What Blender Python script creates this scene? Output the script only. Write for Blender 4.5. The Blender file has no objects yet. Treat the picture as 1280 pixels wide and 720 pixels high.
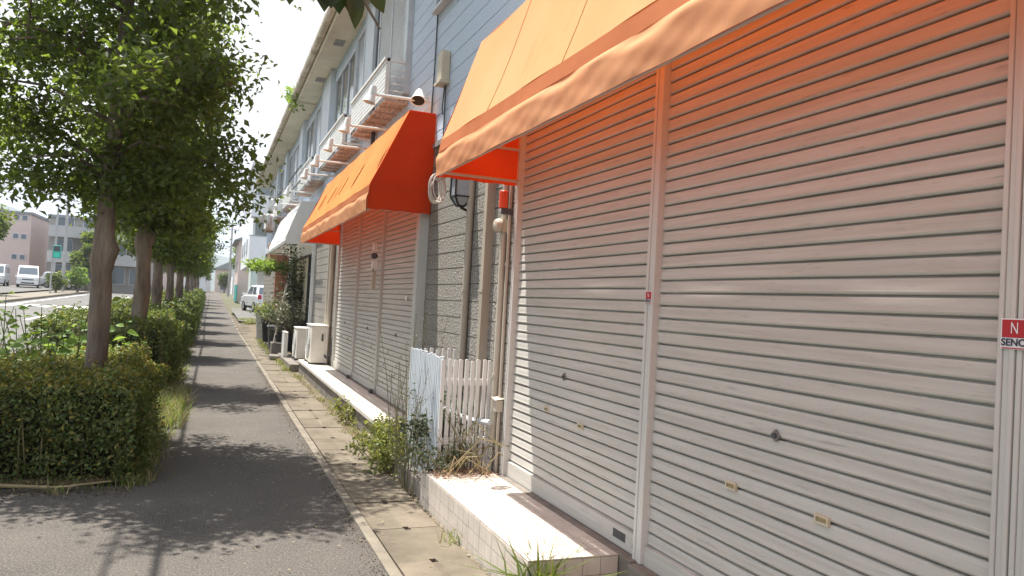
import bpy, math, random
import numpy as np
from mathutils import Matrix, Vector

random.seed(7)
RNG = np.random.default_rng(11)
scene = bpy.context.scene
COL = scene.collection
rad = math.radians

# ------------------------------------------------------------------ camera
cam_data = bpy.data.cameras.new("camera")
cam = bpy.data.objects.new("camera", cam_data)
COL.objects.link(cam)
cam_data.sensor_width = 36.0
cam_data.lens = 26.72
cam_data.clip_start = 0.05
cam_data.clip_end = 6000
_d = np.array([264. - 640, 362. - 360, 950.]); _d /= np.linalg.norm(_d)
_h = np.array([264. + 1000 - 640, 362. + 55 - 360, 950.])
_x = _h - _d * np.dot(_h, _d); _x /= np.linalg.norm(_x)
_z = np.cross(_x, _d)
if _z[1] > 0: _z = -_z
_R = np.stack([_x, _d, _z], 1)
cam.matrix_world = Matrix(((_R[0][0], -_R[1][0], -_R[2][0], 0), (_R[0][1], -_R[1][1], -_R[2][1], 0),
                           (_R[0][2], -_R[1][2], -_R[2][2], 1.5), (0, 0, 0, 1)))
scene.camera = cam

# ------------------------------------------------------------------ world, sun, exposure
SUN = Vector((-0.455, 0.52, 2.16)).normalized()
world = bpy.data.worlds.new("World"); scene.world = world; world.use_nodes = True
wn = world.node_tree.nodes; wl = world.node_tree.links
wn.clear()
sky = wn.new("ShaderNodeTexSky"); sky.sky_type = 'NISHITA'; sky.sun_disc = False
sky.sun_elevation = math.asin(SUN.z); sky.sun_rotation = math.atan2(SUN.x, SUN.y)
sky.air_density = 1.0; sky.dust_density = 2.0; sky.ozone_density = 1.0
tc = wn.new("ShaderNodeTexCoord")
nz = wn.new("ShaderNodeTexNoise"); nz.inputs['Scale'].default_value = 2.2; nz.inputs['Detail'].default_value = 7
nz.inputs['Roughness'].default_value = 0.55
mp = wn.new("ShaderNodeMapping"); mp.inputs['Scale'].default_value = (1, 1, 2.2); mp.inputs['Location'].default_value = (0.35, 1.3, 0.1)
cr = wn.new("ShaderNodeValToRGB"); cr.color_ramp.elements[0].position = 0.18; cr.color_ramp.elements[1].position = 0.42
mixw = wn.new("ShaderNodeMixRGB"); mixw.inputs[2].default_value = (12.2, 12.6, 13.2, 1)
bg = wn.new("ShaderNodeBackground"); bg.inputs['Strength'].default_value = 0.065
wo = wn.new("ShaderNodeOutputWorld")
wl.new(tc.outputs['Generated'], mp.inputs[0]); wl.new(mp.outputs[0], nz.inputs['Vector'])
sx = wn.new("ShaderNodeSeparateXYZ"); wl.new(tc.outputs['Generated'], sx.inputs[0])
hz_ = wn.new("ShaderNodeMapRange"); hz_.interpolation_type = 'SMOOTHSTEP'
hz_.inputs[1].default_value = 0.36; hz_.inputs[2].default_value = 0.62; hz_.inputs[3].default_value = 1.0; hz_.inputs[4].default_value = 0.62
wl.new(sx.outputs['Z'], hz_.inputs[0])
lo_ = wn.new("ShaderNodeMapRange"); lo_.interpolation_type = 'SMOOTHSTEP'        # pale blue air just above the horizon
lo_.inputs[1].default_value = 0.02; lo_.inputs[2].default_value = 0.17
wl.new(sx.outputs['Z'], lo_.inputs[0])
hc_ = wn.new("ShaderNodeMixRGB"); hc_.inputs[1].default_value = (5.6, 7.2, 8.8, 1); hc_.inputs[2].default_value = (8.2, 8.4, 8.7, 1)
wl.new(lo_.outputs[0], hc_.inputs[0]); 
up_ = wn.new("ShaderNodeMapRange"); up_.interpolation_type = 'SMOOTHSTEP'        # upper sky out of view, brightened to light the lower shutters
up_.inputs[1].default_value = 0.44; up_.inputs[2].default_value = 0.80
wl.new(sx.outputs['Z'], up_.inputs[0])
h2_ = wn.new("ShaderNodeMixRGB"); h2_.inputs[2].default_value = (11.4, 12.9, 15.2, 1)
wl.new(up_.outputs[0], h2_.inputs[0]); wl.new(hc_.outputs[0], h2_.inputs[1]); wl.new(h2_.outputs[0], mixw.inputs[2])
mlt = wn.new("ShaderNodeMath"); mlt.operation = 'MULTIPLY'
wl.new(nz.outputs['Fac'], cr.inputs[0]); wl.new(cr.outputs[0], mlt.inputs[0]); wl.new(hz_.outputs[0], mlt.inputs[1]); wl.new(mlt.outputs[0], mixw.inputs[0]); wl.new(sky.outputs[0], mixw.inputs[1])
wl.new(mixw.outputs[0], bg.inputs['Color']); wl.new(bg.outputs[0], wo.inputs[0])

sd = bpy.data.lights.new("sun", 'SUN'); sd.energy = 5.0; sd.angle = rad(0.5); sd.color = (1.0, 0.955, 0.885)
so = bpy.data.objects.new("sun", sd); COL.objects.link(so)
so.rotation_euler = SUN.to_track_quat('Z', 'Y').to_euler(); so.location = (-5, 5, 20)

scene.view_settings.view_transform = 'Standard'; scene.view_settings.look = 'None'
scene.view_settings.gamma = 1; scene.view_settings.use_curve_mapping = False
scene.view_settings.exposure = 1.10
scene.render.engine = 'CYCLES'
cy = scene.cycles
cy.max_bounces = 7; cy.diffuse_bounces = 4; cy.transmission_bounces = 4; cy.glossy_bounces = 3
cy.transparent_max_bounces = 6; cy.caustics_reflective = False; cy.caustics_refractive = False
cy.use_denoising = True; cy.sample_clamp_indirect = 6

# ------------------------------------------------------------------ materials
def mat(name, col, rough=0.8, var=0.0, vscale=6.0, col2=None, bump=0.0, bscale=80.0, metal=0.0, stretch=(1, 1, 1), spec=0.4,
        island=0.0, transl=None, tfac=0.4, detail=5.0, streak=None, inner=None):
    m = bpy.data.materials.new(name); m.use_nodes = True
    nt = m.node_tree; N = nt.nodes; L = nt.links
    b = N["Principled BSDF"]
    b.inputs['Roughness'].default_value = rough; b.inputs['Metallic'].default_value = metal
    b.inputs['Specular IOR Level'].default_value = spec
    c = (*col, 1)
    b.inputs['Base Color'].default_value = c
    out = None
    t = N.new("ShaderNodeTexCoord")
    mpn = N.new("ShaderNodeMapping"); mpn.inputs['Scale'].default_value = stretch
    L.new(t.outputs['Object'], mpn.inputs[0])
    if var or col2:
        n = N.new("ShaderNodeTexNoise"); n.inputs['Scale'].default_value = vscale; n.inputs['Detail'].default_value = detail
        n.inputs['Roughness'].default_value = 0.62
        L.new(mpn.outputs[0], n.inputs['Vector'])
        r = N.new("ShaderNodeValToRGB"); r.color_ramp.elements[0].position = 0.33; r.color_ramp.elements[1].position = 0.68
        c2 = col2 if col2 else tuple(x * (1 - var) for x in col)
        c1 = col if col2 else tuple(min(1, x * (1 + var * 0.6)) for x in col)
        r.color_ramp.elements[0].color = (*c2, 1); r.color_ramp.elements[1].color = (*c1, 1)
        L.new(n.outputs['Fac'], r.inputs[0]); out = r.outputs[0]
    if streak:
        sc, st, lo, hi, scol = streak
        mp2 = N.new("ShaderNodeMapping"); mp2.inputs['Scale'].default_value = st
        L.new(t.outputs['Object'], mp2.inputs[0])
        n2 = N.new("ShaderNodeTexNoise"); n2.inputs['Scale'].default_value = sc; n2.inputs['Detail'].default_value = 6
        n2.inputs['Roughness'].default_value = 0.7
        L.new(mp2.outputs[0], n2.inputs['Vector'])
        r2 = N.new("ShaderNodeValToRGB"); r2.color_ramp.elements[0].position = lo; r2.color_ramp.elements[1].position = hi
        L.new(n2.outputs['Fac'], r2.inputs[0])
        mx = N.new("ShaderNodeMixRGB"); mx.inputs[2].default_value = (*scol, 1)
        if out: L.new(out, mx.inputs[1])
        else: mx.inputs[1].default_value = c
        L.new(r2.outputs[0], mx.inputs[0]); out = mx.outputs[0]
    if island:
        g = N.new("ShaderNodeNewGeometry")
        hs = N.new("ShaderNodeHueSaturation")
        ma = N.new("ShaderNodeMapRange"); ma.inputs[3].default_value = 1 - island; ma.inputs[4].default_value = 1 + island
        L.new(g.outputs['Random Per Island'], ma.inputs[0]); L.new(ma.outputs[0], hs.inputs['Value'])
        mh = N.new("ShaderNodeMapRange"); mh.inputs[3].default_value = 0.5 - island * 0.06; mh.inputs[4].default_value = 0.5 + island * 0.05
        fr = N.new("ShaderNodeMath"); fr.operation = 'FRACT'
        mu = N.new("ShaderNodeMath"); mu.operation = 'MULTIPLY'; mu.inputs[1].default_value = 17.3
        L.new(g.outputs['Random Per Island'], mu.inputs[0]); L.new(mu.outputs[0], fr.inputs[0]); L.new(fr.outputs[0], mh.inputs[0])
        L.new(mh.outputs[0], hs.inputs['Hue'])
        if out: L.new(out, hs.inputs['Color'])
        else: hs.inputs['Color'].default_value = c
        out = hs.outputs[0]
    if inner:                      # the underside of the cloth keeps its unfaded colour
        gi = N.new("ShaderNodeNewGeometry"); mi = N.new("ShaderNodeMixRGB"); mi.inputs[2].default_value = (*inner, 1)
        if out: L.new(out, mi.inputs[1])
        else: mi.inputs[1].default_value = c
        L.new(gi.outputs['Backfacing'], mi.inputs[0]); out = mi.outputs[0]
    if out: L.new(out, b.inputs['Base Color'])
    if bump:
        nb = N.new("ShaderNodeTexNoise"); nb.inputs['Scale'].default_value = bscale; nb.inputs['Detail'].default_value = 4
        L.new(mpn.outputs[0], nb.inputs['Vector'])
        bp = N.new("ShaderNodeBump"); bp.inputs['Strength'].default_value = bump; bp.inputs['Distance'].default_value = 0.02
        L.new(nb.outputs['Fac'], bp.inputs['Height']); L.new(bp.outputs[0], b.inputs['Normal'])
    if transl:
        tr = N.new("ShaderNodeBsdfTranslucent"); tr.inputs['Color'].default_value = (*transl, 1)
        ms = N.new("ShaderNodeMixShader"); ms.inputs[0].default_value = tfac
        L.new(b.outputs[0], ms.inputs[1]); L.new(tr.outputs[0], ms.inputs[2])
        L.new(ms.outputs[0], N["Material Output"].inputs['Surface'])
    return m

M = {}
M['asphalt'] = mat('asphalt', (0.115, 0.104, 0.093), 0.95, col2=(0.078, 0.071, 0.066), vscale=1.6, bump=0.7, bscale=110, detail=12, streak=(75, (1, 1, 1), 0.46, 0.74, (0.25, 0.225, 0.19)), spec=0.2)
M['road'] = mat('road_asphalt', (0.135, 0.128, 0.118), 0.9, var=0.2, vscale=0.6, bump=0.2, bscale=120)
M['white_line'] = mat('road_paint', (0.75, 0.74, 0.7), 0.8, var=0.25, vscale=9)
M['slab'] = mat('concrete_slab', (0.205, 0.175, 0.13), 0.9, col2=(0.125, 0.105, 0.08), vscale=3.2, bump=0.35, bscale=90, island=0.12, detail=9, spec=0.2)
M['kerb'] = mat('kerb_concrete', (0.24, 0.21, 0.165), 0.9, col2=(0.15, 0.13, 0.10), vscale=5, bump=0.3, detail=8)
M['conc'] = mat('old_concrete', (0.27, 0.24, 0.205), 0.9, col2=(0.14, 0.125, 0.11), vscale=4, bump=0.3, bscale=60, detail=9)
M['soil'] = mat('soil', (0.16, 0.115, 0.07), 1.0, col2=(0.08, 0.06, 0.04), vscale=7, bump=0.9, bscale=40, detail=9, spec=0.1)
M['dirt'] = mat('sandy_dirt', (0.22, 0.18, 0.13), 1.0, col2=(0.11, 0.09, 0.065), vscale=6, bump=0.6, bscale=50, detail=9, spec=0.1)
M['terrain'] = mat('terrain', (0.13, 0.12, 0.08), 1.0, col2=(0.08, 0.085, 0.045), vscale=0.25, bump=0.3, bscale=8)
M['tile'] = mat('pale_glazed_tile', (0.60, 0.535, 0.47), 0.35, var=0.12, vscale=8, island=0.05, streak=(5, (1, 1, 1), 0.55, 0.85, (0.46, 0.38, 0.30)))
M['grout'] = mat('grout', (0.34, 0.27, 0.22), 0.9, var=0.2, vscale=9)
M['white_top'] = mat('pale_terrazzo', (0.62, 0.58, 0.51), 0.6, var=0.10, vscale=7, streak=(9, (1, .5, 1), 0.58, 0.8, (0.55, 0.5, 0.42)))
M['shutter'] = mat('shutter_paint', (0.57, 0.555, 0.515), 0.6, col2=(0.46, 0.445, 0.405), vscale=5, stretch=(1, 0.22, 7), spec=0.05, detail=10, bump=0.05, bscale=40,
                   streak=(9.0, (1, 0.6, 9), 0.585, 0.80, (0.22, 0.205, 0.185)))
M['rail'] = mat('guide_rail_aluminium', (0.53, 0.515, 0.48), 0.42, var=0.12, vscale=3, stretch=(1, 1, 0.3), spec=0.4)
M['rail_white'] = mat('pale_guide_rail', (0.60, 0.59, 0.56), 0.42, var=0.12, vscale=3, stretch=(1, 1, 0.3), spec=0.4)
M['lock'] = mat('lock_metal', (0.28, 0.27, 0.26), 0.35, metal=0.7)
M['brass'] = mat('aged_brass', (0.46, 0.37, 0.2), 0.4, metal=0.6)
M['black'] = mat('black_plastic', (0.022, 0.022, 0.024), 0.5, var=0.2)
M['dark'] = mat('dark_interior', (0.03, 0.028, 0.026), 0.9)
M['red_sticker'] = mat('red_sticker', (0.42, 0.01, 0.018), 0.4)
M['white_sticker'] = mat('white_sticker', (0.78, 0.77, 0.76), 0.4)
M['navy'] = mat('navy_print', (0.03, 0.04, 0.07), 0.5)
M['siding'] = mat('speckled_grey_siding', (0.46, 0.43, 0.38), 0.95, col2=(0.13, 0.12, 0.11), vscale=48, bump=1.0, bscale=55, detail=3, spec=0.15)
M['siding2'] = mat('pale_blue_grey_siding', (0.68, 0.77, 0.89), 0.9, col2=(0.52, 0.60, 0.71), vscale=60, bump=0.8, bscale=60, detail=3, spec=0.2)
M['soffit'] = mat('cream_soffit', (0.80, 0.74, 0.60), 0.85, var=0.14, vscale=1.6)
M['gutter'] = mat('cream_gutter', (0.66, 0.60, 0.49), 0.6, col2=(0.40, 0.33, 0.25), vscale=2.5)
M['flash'] = mat('flashing', (0.30, 0.29, 0.28), 0.6, var=0.2)
M['white_metal'] = mat('white_painted_metal', (0.78, 0.78, 0.76), 0.45, var=0.08, vscale=4)
M['frame_grey'] = mat('pale_grey_frame', (0.55, 0.58, 0.61), 0.5, var=0.08)
M['panel_blue'] = mat('pale_blue_panel', (0.58, 0.62, 0.66), 0.55, var=0.08, stretch=(1, 6, .5))
M['glass'] = mat('window_glass', (0.10, 0.12, 0.14), 0.08, spec=0.8)
M['glass_pale'] = mat('frosted_glass', (0.36, 0.40, 0.44), 0.2, spec=0.7, var=0.1)
M['glass_mid'] = mat('grey_glass', (0.20, 0.22, 0.25), 0.3, spec=0.5)
M['curtain'] = mat('cream_curtain', (0.55, 0.49, 0.36), 0.9, var=0.2, stretch=(1, 14, 1), vscale=2)
M['wood_slat'] = mat('bounce_tinted_boards', (0.62, 0.46, 0.38), 0.8, var=0.25, vscale=6, stretch=(1, .3, 1))  # pinkish tone carries the bounce off the orange awning below
M['pipe'] = mat('beige_pipe', (0.50, 0.45, 0.37), 0.5, var=0.15, vscale=5, stretch=(1, 1, .2))
M['pipe_brown'] = mat('brown_grey_pipe', (0.40, 0.35, 0.28), 0.5, var=0.15, vscale=5, stretch=(1, 1, .2))
M['beige_box'] = mat('beige_plastic', (0.58, 0.51, 0.38), 0.5, var=0.1)
M['ac'] = mat('ac_casing', (0.76, 0.73, 0.66), 0.5, var=0.1, vscale=3)
M['board'] = mat('pale_board', (0.66, 0.65, 0.62), 0.7, var=0.12)
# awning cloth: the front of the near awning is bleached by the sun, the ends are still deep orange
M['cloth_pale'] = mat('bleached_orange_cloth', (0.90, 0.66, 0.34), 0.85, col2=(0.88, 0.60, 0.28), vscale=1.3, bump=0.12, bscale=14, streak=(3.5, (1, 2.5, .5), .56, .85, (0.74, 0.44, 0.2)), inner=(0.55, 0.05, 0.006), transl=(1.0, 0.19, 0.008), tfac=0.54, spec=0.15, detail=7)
M['cloth_band'] = mat('dusty_orange_band', (0.52, 0.20, 0.09), 0.9, var=0.14, vscale=2.5, bump=0.1, bscale=14, inner=(0.6, 0.05, 0.008), transl=(0.85, 0.06, 0.008), tfac=0.25, spec=0.1)
M['cloth_valance'] = mat('dirty_orange_valance', (0.76, 0.40, 0.21), 0.9, col2=(0.70, 0.34, 0.17), vscale=2, stretch=(1, 1, .5), bump=0.05, bscale=30, inner=(0.6, 0.06, 0.01), transl=(0.85, 0.07, 0.01), tfac=0.22, spec=0.1,
                         streak=(22, (1, 1, .3), 0.56, 0.8, (0.45, 0.28, 0.18)))
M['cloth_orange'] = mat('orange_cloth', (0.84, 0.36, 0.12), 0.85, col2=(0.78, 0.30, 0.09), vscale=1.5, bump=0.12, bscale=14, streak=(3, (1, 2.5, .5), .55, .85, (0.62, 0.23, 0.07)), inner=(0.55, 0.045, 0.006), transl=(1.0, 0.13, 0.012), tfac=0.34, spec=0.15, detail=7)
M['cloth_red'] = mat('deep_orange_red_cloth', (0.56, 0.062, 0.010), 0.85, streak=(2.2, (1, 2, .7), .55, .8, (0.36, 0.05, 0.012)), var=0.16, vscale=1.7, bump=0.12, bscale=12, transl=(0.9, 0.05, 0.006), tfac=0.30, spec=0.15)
M['cloth_white'] = mat('white_cloth', (0.80, 0.80, 0.80), 0.85, var=0.06, vscale=2, transl=(0.8, 0.75, 0.65), tfac=0.2)
M['hem'] = mat('pale_hem_pipe', (0.50, 0.42, 0.36), 0.5)
M['seam'] = mat('seam_thread', (0.62, 0.36, 0.14), 0.9)
M['rope'] = mat('white_cord', (0.50, 0.47, 0.42), 0.6)
M['orange_red'] = mat('orange_red_plastic', (0.75, 0.08, 0.02), 0.4)
# vegetation
def leafmat(n, c, t, tf=0.4, isl=0.35, rough=0.45): return mat(n, c, rough, island=isl, transl=t, tfac=tf, spec=0.35)
M['leaf_tree'] = leafmat('tree_leaf', (0.040, 0.060, 0.022), (0.27, 0.36, 0.04), 0.42, 0.55)
M['leaf_shade'] = leafmat('shade_toned_leaf', (0.03, 0.045, 0.018), (0.05, 0.08, 0.01), 0.15, 0.3)  # tree leaf coloured darker and less translucent to stand in for crown shade
M['leaf_hedge'] = leafmat('hedge_leaf', (0.10, 0.135, 0.04), (0.2, 0.27, 0.04), 0.3, 0.45)
M['leaf_hedge_tip'] = leafmat('lit_hedge_tip_leaf', (0.25, 0.225, 0.06), (0.40, 0.36, 0.06), 0.35, 0.35)  # lighter olive tip colour, painting in the sunlit look of hedge tops
M['leaf_bright'] = leafmat('bright_broad_leaf', (0.13, 0.22, 0.05), (0.32, 0.45, 0.06), 0.45, 0.3)
M['leaf_weed'] = leafmat('weed_leaf', (0.16, 0.19, 0.05), (0.35, 0.36, 0.07), 0.4, 0.35)
M['leaf_dark'] = leafmat('dark_pot_leaf', (0.05, 0.065, 0.035), (0.1, 0.14, 0.03), 0.3, 0.4)
M['leaf_grey'] = leafmat('silvery_dry_leaf', (0.17, 0.17, 0.12), (0.2, 0.2, 0.1), 0.3, 0.4)
M['grass'] = leafmat('grass_blade', (0.13, 0.18, 0.045), (0.3, 0.36, 0.06), 0.4, 0.35)
M['dry_grass'] = leafmat('dry_straw', (0.40, 0.33, 0.18), (0.4, 0.33, 0.15), 0.3, 0.3)
M['stem'] = mat('weed_stem', (0.22, 0.19, 0.10), 0.8, var=0.3)
M['stem_green'] = mat('green_stem', (0.14, 0.17, 0.06), 0.7)
M['bark'] = mat('grey_brown_bark', (0.27, 0.22, 0.18), 0.95, col2=(0.11, 0.084, 0.066), vscale=11, stretch=(1, 1, 0.16), bump=1.0, bscale=34, streak=(5, (1, 1, .5), .56, .72, (0.20, 0.20, 0.17)), detail=9, spec=0.15)
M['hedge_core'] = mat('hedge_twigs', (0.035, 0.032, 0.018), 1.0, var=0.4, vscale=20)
M['car_white'] = mat('white_car_paint', (0.80, 0.81, 0.82), 0.25, spec=0.6)
M['car_silver'] = mat('silver_car_paint', (0.55, 0.56, 0.58), 0.3, spec=0.6)
M['tyre'] = mat('tyre_rubber', (0.02, 0.02, 0.02), 0.9)
M['hub'] = mat('wheel_hub', (0.5, 0.5, 0.5), 0.4, metal=0.6)
M['tail'] = mat('red_tail_lens', (0.42, 0.015, 0.02), 0.2)
M['lens'] = mat('clear_lamp_lens', (0.7, 0.7, 0.7), 0.15)
M['grey_dark'] = mat('dark_grey_plastic', (0.07, 0.07, 0.075), 0.6)
M['pink_wall'] = mat('pale_pink_render', (0.62, 0.50, 0.46), 0.9, var=0.06, vscale=1)
M['grey_wall'] = mat('grey_render', (0.42, 0.42, 0.42), 0.9, var=0.1, vscale=1)
M['brown_wall'] = mat('brownish_grey_render', (0.30, 0.285, 0.27), 0.9, var=0.12, vscale=1)
M['white_wall'] = mat('white_render', (0.74, 0.76, 0.78), 0.85, var=0.06, vscale=0.8)
M['recess_shade'] = mat('recess_shade_tone', (0.30, 0.34, 0.34), 0.85, var=0.08, vscale=0.8)  # shade of the balcony recesses put into the wall colour
M['green_wall'] = mat('pale_green_render', (0.56, 0.64, 0.60), 0.85, var=0.06, vscale=0.8)
M['brick_red'] = mat('red_brown_panel', (0.34, 0.13, 0.085), 0.85, var=0.2, vscale=5)
M['roof_grey'] = mat('grey_roof', (0.26, 0.27, 0.29), 0.8, var=0.15)
M['teal'] = mat('teal_paint', (0.05, 0.36, 0.33), 0.5, var=0.1)
M['pole'] = mat('concrete_pole', (0.42, 0.42, 0.42), 0.8, var=0.1)
M['wire'] = mat('wire', (0.03, 0.03, 0.03), 0.6)
M['green_light'] = mat('green_signal_lens', (0.05, 0.55, 0.42), 0.3)
M['hill'] = mat('forest_hill', (0.045, 0.075, 0.05), 1.0, var=0.4, vscale=0.02)
M['terracotta'] = mat('terracotta', (0.40, 0.22, 0.13), 0.85, var=0.15)
M['grey_pot'] = mat('pale_stone_pot', (0.50, 0.48, 0.44), 0.85, var=0.15)

# ------------------------------------------------------------------ helpers
WLOC = {}
def setp(o, label=None, cat=None, group=None, kind=None):
    if label: o['label'] = label
    if cat: o['category'] = cat
    if group: o['group'] = group
    if kind: o['kind'] = kind
    return o
def thing(name, label, cat, loc=(0, 0, 0), group=None, rotz=0):
    o = bpy.data.objects.new(name, None); COL.objects.link(o); o.location = loc; o.rotation_euler = (0, 0, rotz)
    o.empty_display_size = 0.1
    WLOC[o.name] = Vector(loc)
    return setp(o, label, cat, group)

class MB:
    def __init__(s): s.v = []; s.f = []; s.m = []; s.off = None
    def add(s, vs, fs, mi=0):
        n = len(s.v); s.v.extend([tuple(map(float, p)) for p in vs]); s.f.extend([tuple(i + n for i in f) for f in fs]); s.m.extend([mi] * len(fs)); return s
    def box(s, x0, x1, y0, y1, z0, z1, mi=0):
        return s.add([(x0, y0, z0), (x1, y0, z0), (x1, y1, z0), (x0, y1, z0), (x0, y0, z1), (x1, y0, z1), (x1, y1, z1), (x0, y1, z1)],
                     [(0, 3, 2, 1), (4, 5, 6, 7), (0, 1, 5, 4), (1, 2, 6, 5), (2, 3, 7, 6), (3, 0, 4, 7)], mi)
    def bar(s, a, b, w, h=None, mi=0):
        a = Vector(a); b = Vector(b); h = h or w; d = (b - a).normalized()
        up = Vector((0, 0, 1)) if abs(d.z) < 0.9 else Vector((0, 1, 0))
        x = d.cross(up).normalized(); y = x.cross(d)
        vs = [p + x * (sx * w / 2) + y * (sy * h / 2) for p in (a, b) for sx, sy in ((-1, -1), (1, -1), (1, 1), (-1, 1))]
        return s.add(vs, [(3, 2, 1, 0), (4, 5, 6, 7), (0, 1, 5, 4), (1, 2, 6, 5), (2, 3, 7, 6), (3, 0, 4, 7)], mi)
    def tube(s, pts, r, n=8, mi=0, cap=True):
        pts = [Vector(p) for p in pts]; k = len(pts)
        rs = [r] * k if isinstance(r, (int, float)) else list(r)
        vs = []; prev = None
        for i, p in enumerate(pts):
            d = (pts[min(i + 1, k - 1)] - pts[max(i - 1, 0)]).normalized()
            if prev is None:
                u = d.cross(Vector((0, 0, 1)) if abs(d.z) < 0.9 else Vector((1, 0, 0))).normalized()
            else:
                u = (prev - d * prev.dot(d)).normalized()
            prev = u; w = d.cross(u)
            for j in range(n):
                a = 2 * math.pi * j / n
                vs.append(p + (u * math.cos(a) + w * math.sin(a)) * rs[i])
        fs = [(i * n + j, i * n + (j + 1) % n, (i + 1) * n + (j + 1) % n, (i + 1) * n + j) for i in range(k - 1) for j in range(n)]
        if cap: fs += [tuple(range(n))[::-1], tuple((k - 1) * n + j for j in range(n))]
        return s.add(vs, fs, mi)
    def lathe(s, c, prof, n=20, mi=0):
        vs = []
        for r, z in prof:
            for j in range(n):
                a = 2 * math.pi * j / n
                vs.append((c[0] + r * math.cos(a), c[1] + r * math.sin(a), c[2] + z))
        k = len(prof)
        fs = [(i * n + j, i * n + (j + 1) % n, (i + 1) * n + (j + 1) % n, (i + 1) * n + j) for i in range(k - 1) for j in range(n)]
        fs += [tuple(range(n))[::-1], tuple((k - 1) * n + j for j in range(n))]
        return s.add(vs, fs, mi)
    def prism(s, prof, y0, y1, mi=0, caps=True):
        k = len(prof)
        vs = [(x, y, z) for y in (y0, y1) for x, z in prof]
        fs = [(i, (i + 1) % k, k + (i + 1) % k, k + i) for i in range(k)]
        if caps: fs += [tuple(range(k))[::-1], tuple(range(k, 2 * k))]
        return s.add(vs, fs, mi)
    def grid(s, fn, nu, nv, mi=0):
        vs = [fn(i / nu, j / nv) for j in range(nv + 1) for i in range(nu + 1)]
        fs = [(j * (nu + 1) + i, j * (nu + 1) + i + 1, (j + 1) * (nu + 1) + i + 1, (j + 1) * (nu + 1) + i) for j in range(nv) for i in range(nu)]
        return s.add(vs, fs, mi)
    def xform(s, mtx, start=0):
        for i in range(start, len(s.v)): s.v[i] = tuple(mtx @ Vector(s.v[i]))
        return s
    def mesh(s, name, mats, origin=(0, 0, 0), smooth=False):
        me = bpy.data.meshes.new(name)
        o = origin
        me.from_pydata([(p[0] - o[0], p[1] - o[1], p[2] - o[2]) for p in s.v], [], s.f)
        for m in (mats if isinstance(mats, (list, tuple)) else [mats]): me.materials.append(m)
        me.polygons.foreach_set('material_index', s.m)
        if smooth: me.polygons.foreach_set('use_smooth', [True] * len(s.f))
        me.update(); return me
    def build(s, name, mats, parent=None, label=None, smooth=False, bevel=0, cat=None, group=None, kind=None, origin=None, fixn=False):
        if parent is not None: org = WLOC[parent.name]
        elif origin is not None: org = Vector(origin)
        else: org = Vector((0, 0, 0))
        me = s.mesh(name, mats, org, smooth)
        o = bpy.data.objects.new(name, me); COL.objects.link(o)
        if parent is not None: o.parent = parent
        else: o.location = org
        WLOC[o.name] = Vector(org)
        if bevel:
            b = o.modifiers.new('bevel', 'BEVEL'); b.width = bevel; b.segments = 2; b.limit_method = 'ANGLE'
        if smooth:
            w = o.modifiers.new('wn', 'WEIGHTED_NORMAL'); w.keep_sharp = True
            try: me.set_sharp_from_angle(angle=rad(38))
            except Exception: pass
        return setp(o, label, cat, group, kind)

def children(o): return [c for c in bpy.data.objects if c.parent == o]
def copy_tree(o, parent=None, loc=None, rotz=None, label=None, group=None):
    c = o.copy(); COL.objects.link(c); c.parent = parent
    if loc is not None: c.location = loc
    if rotz is not None: c.rotation_euler = (0, 0, rotz)
    if label: c['label'] = label
    if group: c['group'] = group
    for ch in children(o): copy_tree(ch, c)
    return c

def leaf_arrays(P, size, up=0.5, droop=0.3, aspect=0.55, rng=RNG, fold=0.18, out=None):
    """P Nx3 leaf positions -> verts (N*4,3), tris (N*2,3): two triangles folded along the midrib"""
    N = len(P)
    sz = size * (0.65 + 0.7 * rng.random(N))[:, None]
    nrm = rng.normal(size=(N, 3)); nrm /= np.linalg.norm(nrm, axis=1)[:, None]
    nrm = nrm * (1 - up) + np.array([0, 0, up])
    if out is not None: nrm = nrm + out
    nrm /= np.linalg.norm(nrm, axis=1)[:, None]
    a = rng.normal(size=(N, 3)); a[:, 2] -= droop
    a -= nrm * np.sum(a * nrm, 1)[:, None]; a /= np.linalg.norm(a, axis=1)[:, None] + 1e-9
    b = np.cross(nrm, a)
    base = P; tip = P + a * sz
    mid = P + a * sz * 0.45
    l = mid + b * sz * aspect * 0.5 + nrm * sz * fold
    r = mid - b * sz * aspect * 0.5 + nrm * sz * fold
    V = np.stack([base, l, tip, r], 1).reshape(-1, 3)
    i = np.arange(N)[:, None] * 4
    F = np.concatenate([i + np.array([[0, 2, 1]]), i + np.array([[0, 3, 2]])], 1).reshape(-1, 3)
    return V, F
def blade_arrays(P, D, length, width, rng=RNG, bend=0.5):
    """grass blades: P roots, D direction unit, 2 segments each"""
    N = len(P); L = (length * (0.5 + 0.7 * rng.random(N)))[:, None]
    side = np.cross(D, np.array([0, 0, 1.0])) + rng.normal(size=(N, 3)) * 0.3
    side -= D * np.sum(side * D, 1)[:, None]; side /= np.linalg.norm(side, axis=1)[:, None] + 1e-9
    w = width * (0.7 + 0.6 * rng.random(N))[:, None]
    h = D.copy(); h[:, 2] = 0
    m1 = P + D * L * 0.5
    t = P + D * L * 0.92 + h * L * bend - np.array([0, 0, 1]) * L * bend * 0.3
    V = np.stack([P - side * w / 2, P + side * w / 2, m1 + side * w * 0.4, m1 - side * w * 0.4, t], 1).reshape(-1, 3)
    i = np.arange(N)[:, None] * 5
    F = np.concatenate([i + np.array([[0, 1, 2]]), i + np.array([[0, 2, 3]]), i + np.array([[3, 2, 4]])], 1).reshape(-1, 3)
    return V, F
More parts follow.
